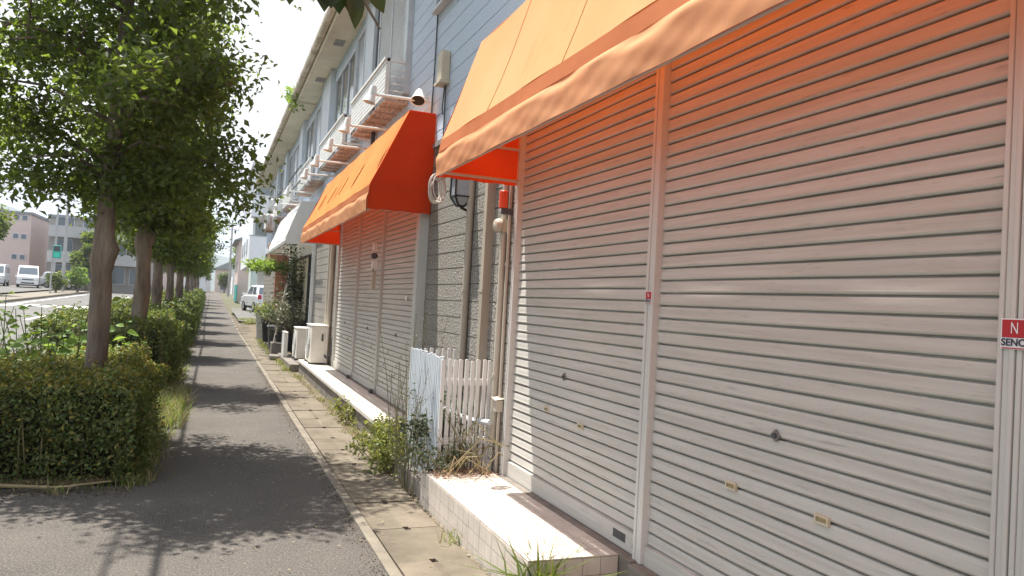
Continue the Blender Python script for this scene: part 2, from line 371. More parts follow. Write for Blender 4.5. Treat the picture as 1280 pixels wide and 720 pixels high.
def tri_mesh(name, sets, mats, origin=(0, 0, 0)):
    """sets: list of (V, F, material_index)"""
    Vs = []; Fs = []; Ms = []; n = 0
    for V, F, mi in sets:
        Vs.append(V); Fs.append(F + n); Ms.append(np.full(len(F), mi)); n += len(V)
    V = np.concatenate(Vs) - np.array(origin); F = np.concatenate(Fs); mi = np.concatenate(Ms)
    me = bpy.data.meshes.new(name)
    me.vertices.add(len(V)); me.vertices.foreach_set('co', V.astype(np.float32).ravel())
    me.loops.add(F.size); me.loops.foreach_set('vertex_index', F.astype(np.int32).ravel())
    me.polygons.add(len(F)); me.polygons.foreach_set('loop_start', np.arange(0, F.size, 3, dtype=np.int32))
    me.polygons.foreach_set('loop_total', np.full(len(F), 3, dtype=np.int32))
    for m in mats: me.materials.append(m)
    me.polygons.foreach_set('material_index', mi.astype(np.int32))
    me.update(calc_edges=True); me.validate()
    return me
def link(name, me, parent=None, loc=None, label=None, cat=None, group=None, kind=None):
    o = bpy.data.objects.new(name, me); COL.objects.link(o)
    if parent is not None: o.parent = parent
    elif loc is not None: o.location = loc
    WLOC[o.name] = Vector(loc) if loc is not None else Vector((0, 0, 0))
    return setp(o, label, cat, group, kind)
def mb_set(mb, mi):
    """triangulate an MB into a (V,F,mi) set"""
    F = []
    for f in mb.f:
        for k in range(1, len(f) - 1): F.append((f[0], f[k], f[k + 1]))
    return np.array(mb.v), np.array(F), mi

def g(y):                       # the street climbs very gently in the distance
    return 0.013 * min(max(0.0, y - 28), 85)
def sheet(name, x0, x1, y0, y1, z, m, kind='structure', step=4.0, xs=1):
    mb = MB(); n = max(1, int((y1 - y0) / step))
    mb.grid(lambda u, v: (x0 + (x1 - x0) * u, y0 + (y1 - y0) * v, z + g(y0 + (y1 - y0) * v)), xs, n)
    return mb.build(name, m, kind=kind)

# ------------------------------------------------------------------ ground
mb = MB()
ys = [-400, -40, 0, 28, 40, 60, 80, 113, 200, 600, 2500]; xs_ = [-2500, -600, -150, -40, -12, 0, 12, 60, 400, 2500]
mb.add([(x, y, -0.16 + g(y)) for y in ys for x in xs_],
       [(j * 10 + i, j * 10 + i + 1, (j + 1) * 10 + i + 1, (j + 1) * 10 + i) for j in range(10) for i in range(9)])
mb.build('ground', M['terrain'], kind='structure')
sheet('pavement', -2.38, 1.0, -8, 150, 0.0, M['asphalt'], xs=2)
sheet('road', -10.6, -2.53, -60, 300, -0.13, M['road'])
sheet('far_pavement', -13.0, -10.75, -60, 200, -0.01, M['kerb'])
sheet('parking_lot', -42, -13.0, 20, 120, 0.10, M['road'])
mb = MB()
for a, b in ((-2.53, -2.38), (-10.75, -10.6)):
    y = -20.0
    while y < 140:
        y2 = y + 0.98; za = g(y)
        mb.box(a, b, y, y2, -0.2 + za, 0.012 + za); y += 1.0
mb.build('kerb', M['kerb'], kind='structure', bevel=0.012)
mb = MB()
for xc, dash in ((-3.1, 0), (-6.55, 1), (-10.0, 0)):
    y = -20
    while y < 150:
        y2 = y + (4 if dash else 6)
        mb.add([(xc - .075, y, -.126 + g(y)), (xc + .075, y, -.126 + g(y)), (xc + .075, y2, -.126 + g(y2)), (xc - .075, y2, -.126 + g(y2))], [(0, 1, 2, 3)])
        y += 9 if dash else 6
for k in range(9):      # zebra crossing in the distance
    xa = -10.0 + k * 0.8
    mb.add([(xa, 46, -.1255 + g(46)), (xa + .45, 46, -.1255 + g(46)), (xa + .45, 49, -.1255 + g(49)), (xa, 49, -.1255 + g(49))], [(0, 1, 2, 3)])
mb.build('road_marking', M['white_line'], kind='structure')

# soil beds, kerb strip, gutter slabs, dirt strip
sheet('planting_bed', -2.36, -0.42, 6.35, 9.3, 0.03, M['soil'])
sheet('planting_bed', -2.36, -0.42, 10.6, 60, 0.03, M['soil'])
sheet('planting_bed', -1.55, -0.6, 1.5, 2.5, 0.012, M['soil'])
mb = MB(); y = -4.0
while y < 46:
    L = 1.98; za = g(y)
    mb.box(0.985, 1.055, y, y + L, -0.1 + za, 0.016 + random.uniform(-.003, .003) + za); y += 2.0
mb.build('kerb_strip', M['kerb'], kind='structure', bevel=0.006)
mb = MB(); y = -3.55; k = 0
while y < 42:
    L = 0.635; za = g(y); dz = random.uniform(-.005, .005); dx = random.uniform(-.004, .004)
    # a slab with the lifting notch in the middle of its end
    x0, x1 = 1.062 + dx, 1.50 + dx; z1 = 0.012 + dz + za; z0 = -0.1 + za; xm = (x0 + x1) / 2
    mb.box(x0, xm - .02, y, y + L, z0, z1); mb.box(xm + .02, x1, y, y + L, z0, z1); mb.box(xm - .0199, xm + .0199, y + .03, y + L - .03, z0, z1 - .0004)
    y += 0.65; k += 1
mb.build('gutter_cover', M['slab'], kind='structure')
sheet('gutter_bed', 0.99, 1.52, -4, 42, -0.03, M['soil'])
sheet('wall_base_ground', 1.505, 2.6, -4, 42, -0.012, M['dirt'])
sheet('driveway', 1.2, 16, 35.2, 50.5, 0.12, M['road'])

# ------------------------------------------------------------------ the shop building
bld = thing('apartment_building', 'long two storey building with grey ground floor, pale blue siding above and roller shutters', 'building', (2.09, 10, 0))
XW = 2.09
def sided(mb, y0, y1, z0, z1, pitch, depth, xw=XW, back=2.4, phase=0.0):
    """wall whose face carries horizontal siding grooves"""
    prof = [(back, z0)]
    z = z0
    prof.append((xw, z0))
    k = math.ceil((z0 - phase) / pitch + 1e-6)
    while phase + k * pitch < z1 - 0.02:
        zz = phase + k * pitch
        prof += [(xw, zz - .006), (xw + depth, zz - .004), (xw + depth, zz + .003), (xw, zz + .006)]
        k += 1
    prof += [(xw, z1), (back, z1)]
    mb.prism(prof[::-1], y0, y1)
    return mb
mb = MB()
for a, b in ((5.292, 7.775), (13.86, 17.2), (22.75, 34.4)):
    sided(mb, a, b, -0.1, 2.86, 0.152, 0.008)
for a, b in ((-4.0, 34.4),):
    sided(mb, a, b, 2.8602, 3.1, 0.152, 0.008)
wall_g = mb.build('ground_floor_wall', M['siding'], bld)
mb = MB(); sided(mb, -4.0, 34.4, 3.15, 6.1, 0.172, 0.007)
mb.build('upper_wall', M['siding2'], bld)
mb = MB(); mb.box(XW - .025, 2.4, -4.0, 34.4, 3.1, 3.15)
mb.build('flashing', M['flash'], bld)
# body behind the facade: ends, back, ceiling
mb = MB(); mb.box(2.401, 9.5, -3.99, 34.39, -0.1, 6.09)
mb.build('rear_wall', M['siding2'], bld)
mb = MB()      # foundation plinth below the shutters
mb.box(2.03, 2.4, -4.0, 3.36, -0.1, 0.235); mb.box(2.05, 2.39, 3.362, 5.31, -0.1, 0.245); mb.box(2.055, 2.39, 7.78, 13.855, -0.1, 0.245)
mb.build('plinth', M['conc'], bld, bevel=0.008)
# roof: soffit, fascia, gutter, slope
mb = MB(); mb.box(1.66, 2.5, -4.4, 18.7, 6.1, 6.14); mb.box(1.66, 2.5, 18.72, 34.9, 6.08, 6.12)
mb.box(1.655, 2.5, 18.695, 18.735, 6.05, 6.16)
for y in (3, 7, 11.6, 13.8, 16.4, 22.5, 27, 31):
    mb.box(1.80, 1.98, y, y + 0.34, 6.092, 6.1, 1); 
mb.build('soffit', [M['soffit'], M['flash']], bld)
mb = MB(); mb.box(1.63, 1.66, -4.4, 34.9, 6.06, 6.26); mb.box(1.66, 9.9, 34.9, 34.93, 6.06, 6.3)
mb.build('fascia', M['soffit'], bld)
mb = MB()
gp = [(1.50, 6.24), (1.50, 6.17), (1.525, 6.13), (1.60, 6.13), (1.625, 6.17), (1.625, 6.24), (1.61, 6.24), (1.61, 6.175), (1.59, 6.145), (1.535, 6.145), (1.515, 6.175), (1.515, 6.24)]
mb.prism(gp, -4.4, 34.9)
y = 0.5
while y < 34: mb.box(1.495, 1.63, y, y + .03, 6.115, 6.25); y += 0.9
mb.build('gutter', M['gutter'], bld)
mb = MB(); mb.prism([(1.56, 6.262), (5.8, 7.9), (9.95, 6.3), (9.95, 6.2), (5.8, 7.78), (1.56, 6.2605)][::-1], -4.4, 34.9)
mb.build('roof', M['roof_grey'], bld)

def gutter_sprig():
    rng = np.random.default_rng(5); t = thing('gutter_plant', 'bright green seedling sprouting from the roof gutter', 'plant', (1.58, 18.9, 6.2)); w = MB(); tips = []
    for _ in range(9):
        e = Vector((1.56 + rng.normal() * .12, 18.9 + rng.normal() * .6, 6.2 + rng.uniform(-.2, .3))); w.tube([(1.58, 18.9, 6.18), Vector((1.58, 18.9, 6.2)).lerp(e, .5) + Vector((0, 0, .15)), e], [.012, .008, .003], 4)
        for f in (.4, .6, .8, 1): tips.append(Vector((1.58, 18.9, 6.25)).lerp(e, f))
    T = np.array([list(p) for p in tips]); P = T[rng.integers(0, len(T), 210)] + rng.normal(size=(210, 3)) * .08
    V, F = leaf_arrays(P, .10, up=.4, droop=.4, rng=rng); w.build('stems', M['stem_green'], t); link('leaves', tri_mesh('leaves', [(V, F, 0)], [M['leaf_bright']], (1.58, 18.9, 6.2)), t)
gutter_sprig()

# ---- roller shutters
PITCH = 0.0635
def shutter(y0, y1, z0, z1, label, locks, slots, seed, slot_low=None):
    r = random.Random(seed)
    prof = []
    # bottom rail
    X = 2.125
    prof += [(X + .03, z0), (X - .022, z0), (X - .022, z0 + .105), (X + .004, z0 + .108)]
    z = z0 + .112
    while z < z1:
        o = r.uniform(-.0012, .0012)
        for dz, off in ((0, -.022), (.0022, -.020), (.0028, -.0020), (.0042, .0022), (.0070, .0050), (.0110, .0070), (.0138, .0074), (.0160, .0064), (.0180, .0058), (.040, .0048), (.053, .0034), (.0566, .0022), (.0578, -.005), (.0582, -.022), (.0634, -.022)):
            prof.append((X - off - o, z + dz))
        z += PITCH
    prof.append((X + .03, z))
    nseg = 10
    mb = MB()
    k = len(prof)
    # slats sag a little differently along their length
    ph = [r.uniform(0, 6.28) for _ in range(3)]
    def dxf(u, zz): return 0.0016 * math.sin(u * 5 + ph[0] + zz * 9) + 0.001 * math.sin(u * 11 + ph[1] + zz * 23)
    vs = []
    for i in range(nseg + 1):
        u = i / nseg
        for (x, zz) in prof: vs.append((x + (dxf(u, zz) if zz > z0 + .11 else 0), y0 + (y1 - y0) * u, zz + 0.0012 * math.sin(u * 4 + zz * 13 + ph[2])))
    fs = [(i * k + j, (i + 1) * k + j, (i + 1) * k + j + 1, i * k + j + 1) for i in range(nseg) for j in range(k - 1)]
    mb.add(vs, fs)
    o = mb.build('shutter_curtain', M['shutter'], bld, label)
    for (y, z) in locks:
        m2 = MB()
        c = Vector((X - .0165, y, z)); a = .024
        m2.add([(c.x, y, z - a), (c.x, y - a * 1.1, z), (c.x, y, z + a), (c.x, y + a * 1.1, z), (c.x + .012, y, z - a), (c.x + .012, y - a * 1.1, z), (c.x + .012, y, z + a), (c.x + .012, y + a * 1.1, z)],
               [(0, 1, 2, 3), (0, 4, 5, 1), (1, 5, 6, 2), (2, 6, 7, 3), (3, 7, 4, 0)])
        st = len(m2.v); m2.lathe((0, 0, 0), [(.011, 0), (.011, .006)], 14, 1); m2.xform(Matrix.Translation((c.x, y, z)) @ Matrix.Rotation(rad(-90), 4, 'Y'), st)
        m2.build('lock', [M['lock'], M['grey_dark']], o)
    for (y, z) in slots:
        m2 = MB(); xx = X - .0165; w, h = .034, .016
        m2.box(xx, xx + .014, y - w, y + w, z - h, z - h * .55); m2.box(xx, xx + .014, y - w, y + w, z + h * .55, z + h)
        m2.box(xx, xx + .014, y - w, y - w * .78, z - h * .55, z + h * .55); m2.box(xx, xx + .014, y + w * .78, y + w, z - h * .55, z + h * .55)
        m2.box(xx + .008, xx + .014, y - w * .78, y + w * .78, z - h * .55, z + h * .55, 1)
        m2.build('finger_pull', [M['beige_box'], M['brass']], o)
    if slot_low:
        y, z = slot_low; m2 = MB(); m2.box(X - .0245, X - .02, y - .065, y + .065, z - .022, z + .022)
        m2.build('mail_slot', M['grey_dark'], o)
        m2 = MB(); m2.lathe((X - .03, y - .17, z - .02), [(.012, 0), (.014, .015), (.006, .03)], 10); m2.build('latch', M['lock'], o)
    return o
def rail(y0, y1, z0, z1, name='guide_rail', m='rail', x0=2.082, label=None, grooves=True):
    mb = MB()
    if grooves:       # a channel with two shallow grooves down its face
        w = y1 - y0
        for a, b, xx in ((0, .30, 0), (.305, .695, .005), (.70, 1, 0)):
            mb.box(x0 + xx, 2.20, y0 + w * a, y0 + w * b, z0, z1)
        mb.box(x0 + .012, 2.19, y0 + .003, y1 - .003, z0 + .002, z1 - .002)
    else: mb.box(x0, 2.2, y0, y1, z0, z1)
    return mb.build(name, M[m], bld, label, bevel=0.003)
ZT = 2.86
shutter(-0.52, 1.41, 0.225, ZT, 'roller shutter nearest the camera, cut off by the frame edge', [(0.5, 1.04)], [(0.2, .79), (.8, .79)], 1)
shutter(1.495, 3.33, 0.225, ZT, 'large smeared roller shutter under the near end of the awning', [(2.42, 1.045)], [(2.68, .785), (2.16, .785)], 2)
shutter(3.39, 5.25, 0.25, ZT, 'roller shutter behind the tiled step, sunlit along one edge', [(4.37, 1.07)], [(4.61, .83), (4.11, .80)], 3, (3.57, .31))
rail(1.452, 1.502, 0.2, ZT); rail(1.398, 1.448, 0.2, ZT, x0=2.086); rail(-0.56, -0.5, 0.2, ZT)
rail(3.32, 3.398, 0.237, ZT, m='rail_white'); rail(5.245, 5.292, 0.12, ZT, m='rail_white', x0=2.078)
# shop 2
shutter(7.9, 10.03, 0.25, ZT, 'roller shutter next to the picket enclosure', [(9.1, 1.07)], [(9.5, .83), (8.8, .83)], 4)
shutter(10.09, 11.83, 0.25, ZT, 'middle roller shutter of the second shop', [(10.9, 1.07)], [(11.2, .83), (10.6, .83)], 5)
shutter(11.89, 13.83, 0.25, ZT, 'roller shutter nearest the outdoor unit', [(12.9, 1.07)], [(13.2, .83), (12.5, .83)], 6)
rail(7.775, 7.905, 0.1, ZT, x0=1.99, grooves=False); rail(10.025, 10.095, 0.237, ZT); rail(11.825, 11.895, 0.237, ZT); rail(13.825, 13.86, 0.237, ZT)
for y in (10.06, 11.86):
    mb = MB(); mb.box(2.02, 2.06, y - .06, y + .06, 0.25, 0.30); mb.build('rail_shoe', M['grey_dark'], bld)
# padlock / key box hung on the mullion of shop 2
mb = MB(); mb.box(1.985, 2.035, 10.12, 10.22, 1.62, 1.86, 0); mb.box(1.98, 2.04, 10.10, 10.2, 1.90, 2.0, 1); mb.lathe((2.0, 10.13, 2.03), [(.02, 0), (.045, .02), (.045, .06), (.02, .08)], 10, 2)
mb.tube([(2.0, 10.14, 1.85), (1.99, 10.14, 1.9), (2.0, 10.13, 2.0)], .008, 6, 2); mb.box(1.982, 2.03, 10.12, 10.2, 2.14, 2.24, 1)
t_ = mb.build('key_box', [M['pipe'], M['white_metal'], M['grey_dark']], bld)
mb = MB(); mb.lathe((0, 0, 0), [(.001, .015), (.02, .012), (.03, 0)], 12); mb.xform(Matrix.Translation((2.10, 8.62, 1.52)) @ Matrix.Rotation(rad(-90), 4, 'Y')); mb.build('shutter_sticker', M['white_sticker'], bld)

# stickers on the guide rails
def sticker(y, z, w, parent_o, xs):
    mb = MB(); h = w * 1.05
    mb.box(xs, xs + .002, y - w / 2 - .004, y + w / 2 + .004, z - h * .62, z + h * .55, 1)
    mb.box(xs - .0012, xs, y - w / 2, y + w / 2, z - h * .18, z + h * .5, 0)
    # the white zigzag of the mark
    x = xs - .0024
    def q(a, b, c, d): mb.add([(x, y - p[0] * w, z + p[1] * h) for p in (a, b, c, d)], [(0, 1, 2, 3)], 1)
    q((-.12, -.02), (-.08, -.02), (-.08, .40), (-.12, .40)); q((-.08, .40), (-.08, .30), (.12, -.02), (.12, .08)); q((.12, -.02), (.16, -.02), (.16, .40), (.12, .40))
    mb.box(xs - .0012, xs, y - w / 2, y + w / 2, z - h * .60, z - h * .56, 0)
    s_ = mb.build('sticker', [M['red_sticker'], M['white_sticker']], parent_o)
    cu = bpy.data.curves.new('lettering', 'FONT'); cu.body = 'SENO'; cu.size = w * 0.40; cu.align_x = 'CENTER'; cu.align_y = 'CENTER'; cu.offset = .0008
    cu.space_character = 1.0
    cu.materials.append(M['navy']); tmp = bpy.data.objects.new('tmp', cu); COL.objects.link(tmp)
    bpy.context.view_layer.update()
    me = bpy.data.meshes.new_from_object(tmp.evaluated_get(bpy.context.evaluated_depsgraph_get())); bpy.data.objects.remove(tmp)
    me.name = 'lettering'
    t = bpy.data.objects.new('lettering', me); COL.objects.link(t)
    if not me.materials: me.materials.append(M['navy'])
    t.parent = s_
    p = Vector((xs - .0022, y, z - h * .37)) - WLOC[parent_o.name]
    t.matrix_local = Matrix.Translation(p) @ Matrix(((0, 0, -1, 0), (-1, 0, 0, 0), (0, 1, 0, 0), (0, 0, 0, 1)))
rails = [o for o in bpy.data.objects if o.name.startswith('guide_rail')]
def near_rail(y): return min(rails, key=lambda o: abs(sum(v.co.y for v in o.data.vertices) / len(o.data.vertices) + 10 - y))
sticker(3.358, 1.585, 0.052, near_rail(3.36), 2.0785)
sticker(1.450, 1.502, 0.070, near_rail(1.445), 2.0785)

# wall fittings between shops 1 and 2
def pipe(name, y, r, z0, z1, m, x=None, n=10, sq=False):
    mb = MB(); x = x if x is not None else XW - r
    if sq: mb.box(x - r, x + r, y - r, y + r, z0, z1)
    else: mb.tube([(x, y, z0), (x, y, z1)], r, n)
    z = z0 + .5
    while z < z1:
        if sq: mb.box(x - r - .004, XW - .001, y - r - .006, y + r + .006, z, z + .025)
        else: mb.tube([(x, y, z), (x, y, z + .03)], r + .005, n)
        z += 1.1
    return mb.build(name, M[m], bld, smooth=not sq)
pipe('downpipe', 6.30, .032, 0.0, 3.0, 'pipe_brown')
pipe('downpipe', 5.80, .034, 0.0, 3.0, 'pipe_brown', sq=True)
pipe('conduit', 5.46, .026, 0.45, 3.0, 'pipe')
pipe('conduit', 5.38, .014, 0.2, 3.0, 'pipe')
pipe('downpipe', 14.25, .045, 0.2, 3.05, 'pipe'); pipe('conduit', 14.5, .022, 0.2, 2.9, 'pipe'); pipe('conduit', 14.75, .03, .2, 2.9, 'pipe')
mb = MB(); mb.box(2.03, 2.089, 5.335, 5.39, 0.70, 0.79); mb.add([(2.015, 5.325, .79), (2.089, 5.325, .80), (2.089, 5.40, .815), (2.015, 5.40, .805)], [(0, 1, 2, 3)])
mb.build('junction_box', M['pipe'], origin=(2.09, 5.37, .68), label='beige junction box low on the wall beside the picket enclosure', cat='junction box', bevel=.006)
mb = MB(); mb.tube([(2.0, 5.36, 0.62), (1.93, 5.6, 0.60), (1.9, 6.2, 0.6)], .022, 8)
mb.build('floor_pipe', M['frame_grey'], bld, smooth=True)
t = thing('alarm_box', 'small orange red box on conduit beside the shutter rail', 'alarm box', (2.04, 5.36, 2.3))
mb = MB(); mb.lathe((2.01, 5.36, 2.235), [(.03, 0), (.034, .006), (.034, .125), (.03, .13)], 16); mb.build('housing', M['orange_red'], t, smooth=True)
mb = MB(); mb.box(2.0, 2.09, 5.345, 5.375, 2.19, 2.235); mb.build('bracket', M['grey_dark'], t)
t = thing('round_vent', 'round white cap on wall conduit below the orange red box', 'vent cap', (2.04, 5.46, 2.1))
mb = MB(); mb.lathe((0, 0, 0), [(.05, 0), (.056, .02), (.045, .05), (.012, .06)], 18); mb.xform(Matrix.Translation((2.03, 5.44, 2.11)) @ Matrix.Rotation(rad(-90), 4, 'Y')); mb.build('cap', M['pipe'], t, smooth=True)
mb = MB(); mb.box(2.03, 2.089, 5.41, 5.47, 2.06, 2.16); mb.build('back_plate', M['pipe'], t)
# lantern
t = thing('wall_lantern', 'black framed glass wall lantern under the orange awning end', 'lantern', (2.09, 6.36, 2.4))
mb = MB(); c = (1.985, 6.36)
def sq(z, r): return [(c[0] + sx * r, c[1] + sy * r, z) for sx, sy in ((-1, -1), (1, -1), (1, 1), (-1, 1))]
top = sq(2.60, .075); mid = sq(2.43, .075); low = sq(2.35, .03)
for ring in (top, mid, low):
    for i in range(4): mb.bar(ring[i], ring[(i + 1) % 4], .012)
for i in range(4): mb.bar(top[i], mid[i], .012); mb.bar(mid[i], low[i], .012)
mb.add(sq(2.606, .09) + sq(2.66, .02), [(0, 1, 2, 3), (0, 1, 5, 4), (1, 2, 6, 5), (2, 3, 7, 6), (3, 0, 4, 7), (7, 6, 5, 4)])
mb.bar((1.985, 6.36, 2.34), (2.09, 6.36, 2.30), .02); mb.box(2.07, 2.09, 6.32, 6.40, 2.2, 2.45)
mb.build('frame', M['black'], t)
mb = MB(); mb.add(sq(2.598, .07) + sq(2.432, .07) + sq(2.355, .027), [(0, 1, 5, 4), (1, 2, 6, 5), (2, 3, 7, 6), (3, 0, 4, 7), (4, 5, 9, 8), (5, 6, 10, 9), (6, 7, 11, 10), (7, 4, 8, 11)])
mb.build('glass_panes', M['glass_pale'], t)
# cable coil hung at the awning corner
mb = MB()
for k in range(5):
    pts = []; ry, rz =   .06 + random.uniform(-.008, .008), .095 + random.uniform(-.015, .015)
    for i in range(25):
        a = 2 * math.pi * i / 24
        pts.append((1.50 + .06 * math.sin(a * .5 + k) * .3 + .055 * math.sin(a) , 5.40 + ry * .55 * math.sin(a) + .006 * k, 2.34 + rz * math.cos(a) - .004 * k))
    mb.tube(pts, .005, 6, cap=False)
mb.tube([(1.50, 5.41, 2.47), (1.495, 5.39, 2.45), (1.5, 5.4, 2.40)], .006, 6)
mb.build('cable_coil', M['rope'], origin=(1.5, 5.4, 2.34), label='coil of white cable hanging from the corner of the near orange awning', cat='cable', smooth=True)

# ---- upper storey
def window(y0, y1, z0, z1, sashes=2, pane='glass', proud=.05):
    mb = MB(); x0 = XW - proud; fw = .045
    mb.box(x0, XW, y0, y1, z0, z0 + fw); mb.box(x0, XW, y0, y1, z1 - fw, z1)
    mb.box(x0, XW, y0, y0 + fw, z0 + fw, z1 - fw); mb.box(x0, XW, y1 - fw, y1, z0 + fw, z1 - fw)
    mb.box(x0 - .03, XW, y0 - .03, y1 + .03, z0 - .03, z0 - .001)
    w = (y1 - y0) / sashes
    for i in range(1, sashes): mb.box(x0 + .012, XW, y0 + w * i - .03, y0 + w * i + .03, z0 + fw, z1 - fw)
    f = mb.build('window', M['frame_grey'], bld)
    for i in range(sashes):
        mb = MB(); mb.box(XW - .02, XW - .012, y0 + w * i + .031, y0 + w * (i + 1) - .031, z0 + fw, z1 - fw); mb.build('pane', M[pane], f)
    return f
window(6.45, 7.85, 4.6, 5.75)
window(2.0, 3.6, 4.6, 5.75)
def pilaster(y0, y1, z0=3.95, z1=6.08, proud=.09, m='panel_blue'):
    mb = MB(); mb.box(XW - proud, XW - .001, y0, y1, z0, z1); mb.box(XW - proud - .012, XW - proud, y0, y0 + .05, z0, z1); mb.box(XW - proud - .012, XW - proud, y1 - .05, y1, z0, z1)
    return mb.build('shutter_box', M[m], bld)
# lattice storm screen
def lattice(y0, y1, z0, z1):
    mb = MB(); x = XW - .05
    mb.box(x - .02, XW, y0, y0 + .16, z0, z1); mb.box(x - .02, XW, y1 - .07, y1, z0, z1); mb.box(x - .02, XW, y0 + .16, y1 - .07, z1 - .06, z1); mb.box(x - .02, XW, y0 + .16, y1 - .07, z0, z0 + .06)
    ym = (y0 + y1) / 2 + .05
    mb.box(x - .02, XW, ym - .025, ym + .025, z0 + .06, z1 - .06)
    f = mb.build('lattice_screen', M['frame_grey'], bld)
    mb = MB(); ya, yb, za, zb = y0 + .16, y1 - .07, z0 + .06, z1 - .06
    st = .062; H = zb - za; W = yb - ya
    for sgn in (1, -1):
        k = -int(H / st)
        while k * st < W:
            s = k * st
            t0 = max(0, -s); t1 = min(H, W - s)
            if t1 > t0:
                if sgn > 0: a, b = (x, ya + s + t0, za + t0), (x, ya + s + t1, za + t1)
                else: a, b = (x + .006, ya + s + t0, zb - t0), (x + .006, ya + s + t1, zb - t1)
                mb.bar(a, b, .018, .006)
            k += 1
    mb.build('lattice', M['white_metal'], f)
    mb = MB(); mb.box(XW - .03, XW - .02, ya, yb, za, zb); mb.build('pane', M['glass_mid'], f)
lattice(9.02, 10.85, 4.0, 5.98)
mb = MB(); mb.tube([(XW - .05, 10.95, 3.2), (XW - .05, 10.95, 6.05)], .03, 8); mb.build('downpipe', M['grey_dark'], bld, smooth=True)
pilaster(11.08, 11.85)
window(12.0, 12.85, 4.1, 5.85, 1, 'glass_pale'); window(12.95, 15.2, 4.05, 5.75, 3)
pilaster(15.6, 16.9); window(17.1, 18.3, 4.1, 5.8, 1, 'glass_pale'); window(18.5, 20.2, 4.05, 5.75, 2)
pilaster(20.5, 21.4); window(21.6, 23.4, 4.05, 5.75, 2, 'glass_pale'); window(23.7, 24.8, 4.05, 5.75, 2)
pilaster(25.1, 26.0); window(26.3, 28.2, 4.05, 5.75, 2); pilaster(28.5, 29.3); window(29.6, 31.4, 4.05, 5.75, 2, 'glass_pale'); window(31.8, 33.4, 4.05, 5.75, 2)

# window balconies (slatted flower rails)
def balcony(y0, y1, x0=1.80, z0=3.93, z1=4.40):
    f = None
    for y in (y0, y1):
        b = MB()
        b.box(x0, XW, y - .02, y + .02, z1 - .04, z1); b.box(x0, XW, y - .015, y + .015, z0, z0 + .03)
        for k in range(1, 5): b.tube([(x0 + .02, y, z0 + k * .085), (XW, y, z0 + k * .085)], .006, 6)
        b.box(x0, x0 + .035, y - .02, y + .02, z0, z1)
        if f is None:
            b.box(x0 + .0005, x0 + .03, y0 + .021, y1 - .021, z1 - .06, z1 - .022); f = b.build('balcony', M['white_metal'], bld)
        else: b.build('end_frame', M['white_metal'], f)
    b = MB(); z = z0 + .02
    while z < z1 - .03: b.box(x0 - .012, x0 - .001, y0 - .015, y1 + .015, z, z + .042); z += .055
    b.box(x0 - .03, x0 + .01, y0 - .02, y1 + .02, z1 - .02, z1 + .012)
    b.build('rail_slats', M['white_metal'], f)
    b = MB(); y = y0 + .02
    for xx in (1.80, 1.86, 1.92, 1.98, 2.04): 
        b.box(xx + .006, xx + .046, y0, y1, z0 - .03, z0 - .012)
    k = 0
    while y < y1: b.box(1.80, XW, y, y + .03, z0 - .055, z0 - .031); y += .32; k += 1
    b.build('floor_slats', M['wood_slat'], f)
for a, b in ((9.05, 11.45), (12.22, 15.0), (16.4, 19.0), (20.7, 23.2), (25.2, 27.6), (29.2, 31.6)): balcony(a, b)

# floodlights on arms above the awning of shop 2, and beyond
def floodlight(y, z, label, x1=1.45):
    t = thing('floodlight', label, 'lamp', (XW, y, z), 'floodlights on arms above the awnings')
    mb = MB(); mb.tube([(XW, y, z), (x1 + .02, y, z - .01)], .016, 8); mb.box(XW - .012, XW, y - .04, y + .04, z - .06, z + .06); mb.build('arm', M['white_metal'], t, smooth=True)
    mb = MB(); mb.lathe((0, 0, 0), [(.022, .10), (.034, .095), (.038, .06), (.038, .0), (.050, -.03), (.064, -.075), (.068, -.088), (.060, -.086), (.034, -.0)], 16)
    mb.xform(Matrix.Translation((x1, y + .03, z - .01)) @ Matrix.Rotation(rad(14), 4, 'Y')); mb.build('lamp_shade', M['white_metal'], t, smooth=True)
    return t
floodlight(7.98, 3.66, 'white floodlight on an arm over the near edge of the small orange awning')
for y, zz in ((9.6, 3.66), (11.05, 3.67), (12.6, 3.69)):
    floodlight(y, zz, {9.6: 'second white floodlight along the small orange awning, below the first balcony', 11.05: 'third white floodlight along the small orange awning', 12.6: 'fourth white floodlight along the small orange awning'}[y])
floodlight(14.1, 3.69, 'white floodlight between the small orange awning and the white awning')
floodlight(17.6, 3.8, 'white floodlight over the near end of the white awning'); floodlight(20.2, 3.8, 'white floodlight over the middle of the white awning')
# horn lamp by the corner above awning 2
t = thing('horn_lamp', 'white cone shaped lamp with dark mouth beside the wall cable above the awning corner', 'lamp', (XW, 7.95, 3.7))
mb = MB(); mb.lathe((0, 0, 0), [(.025, .11), (.04, .08), (.078, -.045), (.08, -.056), (.072, -.054), (.03, .03)], 18); mb.xform(Matrix.Translation((1.95, 7.98, 3.69)) @ Matrix.Rotation(rad(12), 4, 'Y') @ Matrix.Rotation(rad(-30), 4, 'X')); mb.build('horn', M['white_metal'], t, smooth=True)
mb = MB(); mb.lathe((0, 0, 0), [(.07, -.05), (.025, .02)], 18); mb.xform(Matrix.Translation((1.95, 7.98, 3.69)) @ Matrix.Rotation(rad(12), 4, 'Y') @ Matrix.Rotation(rad(-30), 4, 'X')); mb.build('reflector', M['dark'], t)
mb = MB(); mb.tube([(XW, 8.0, 3.70), (1.95, 8.0, 3.72)], .014, 8); mb.build('bracket', M['white_metal'], t)
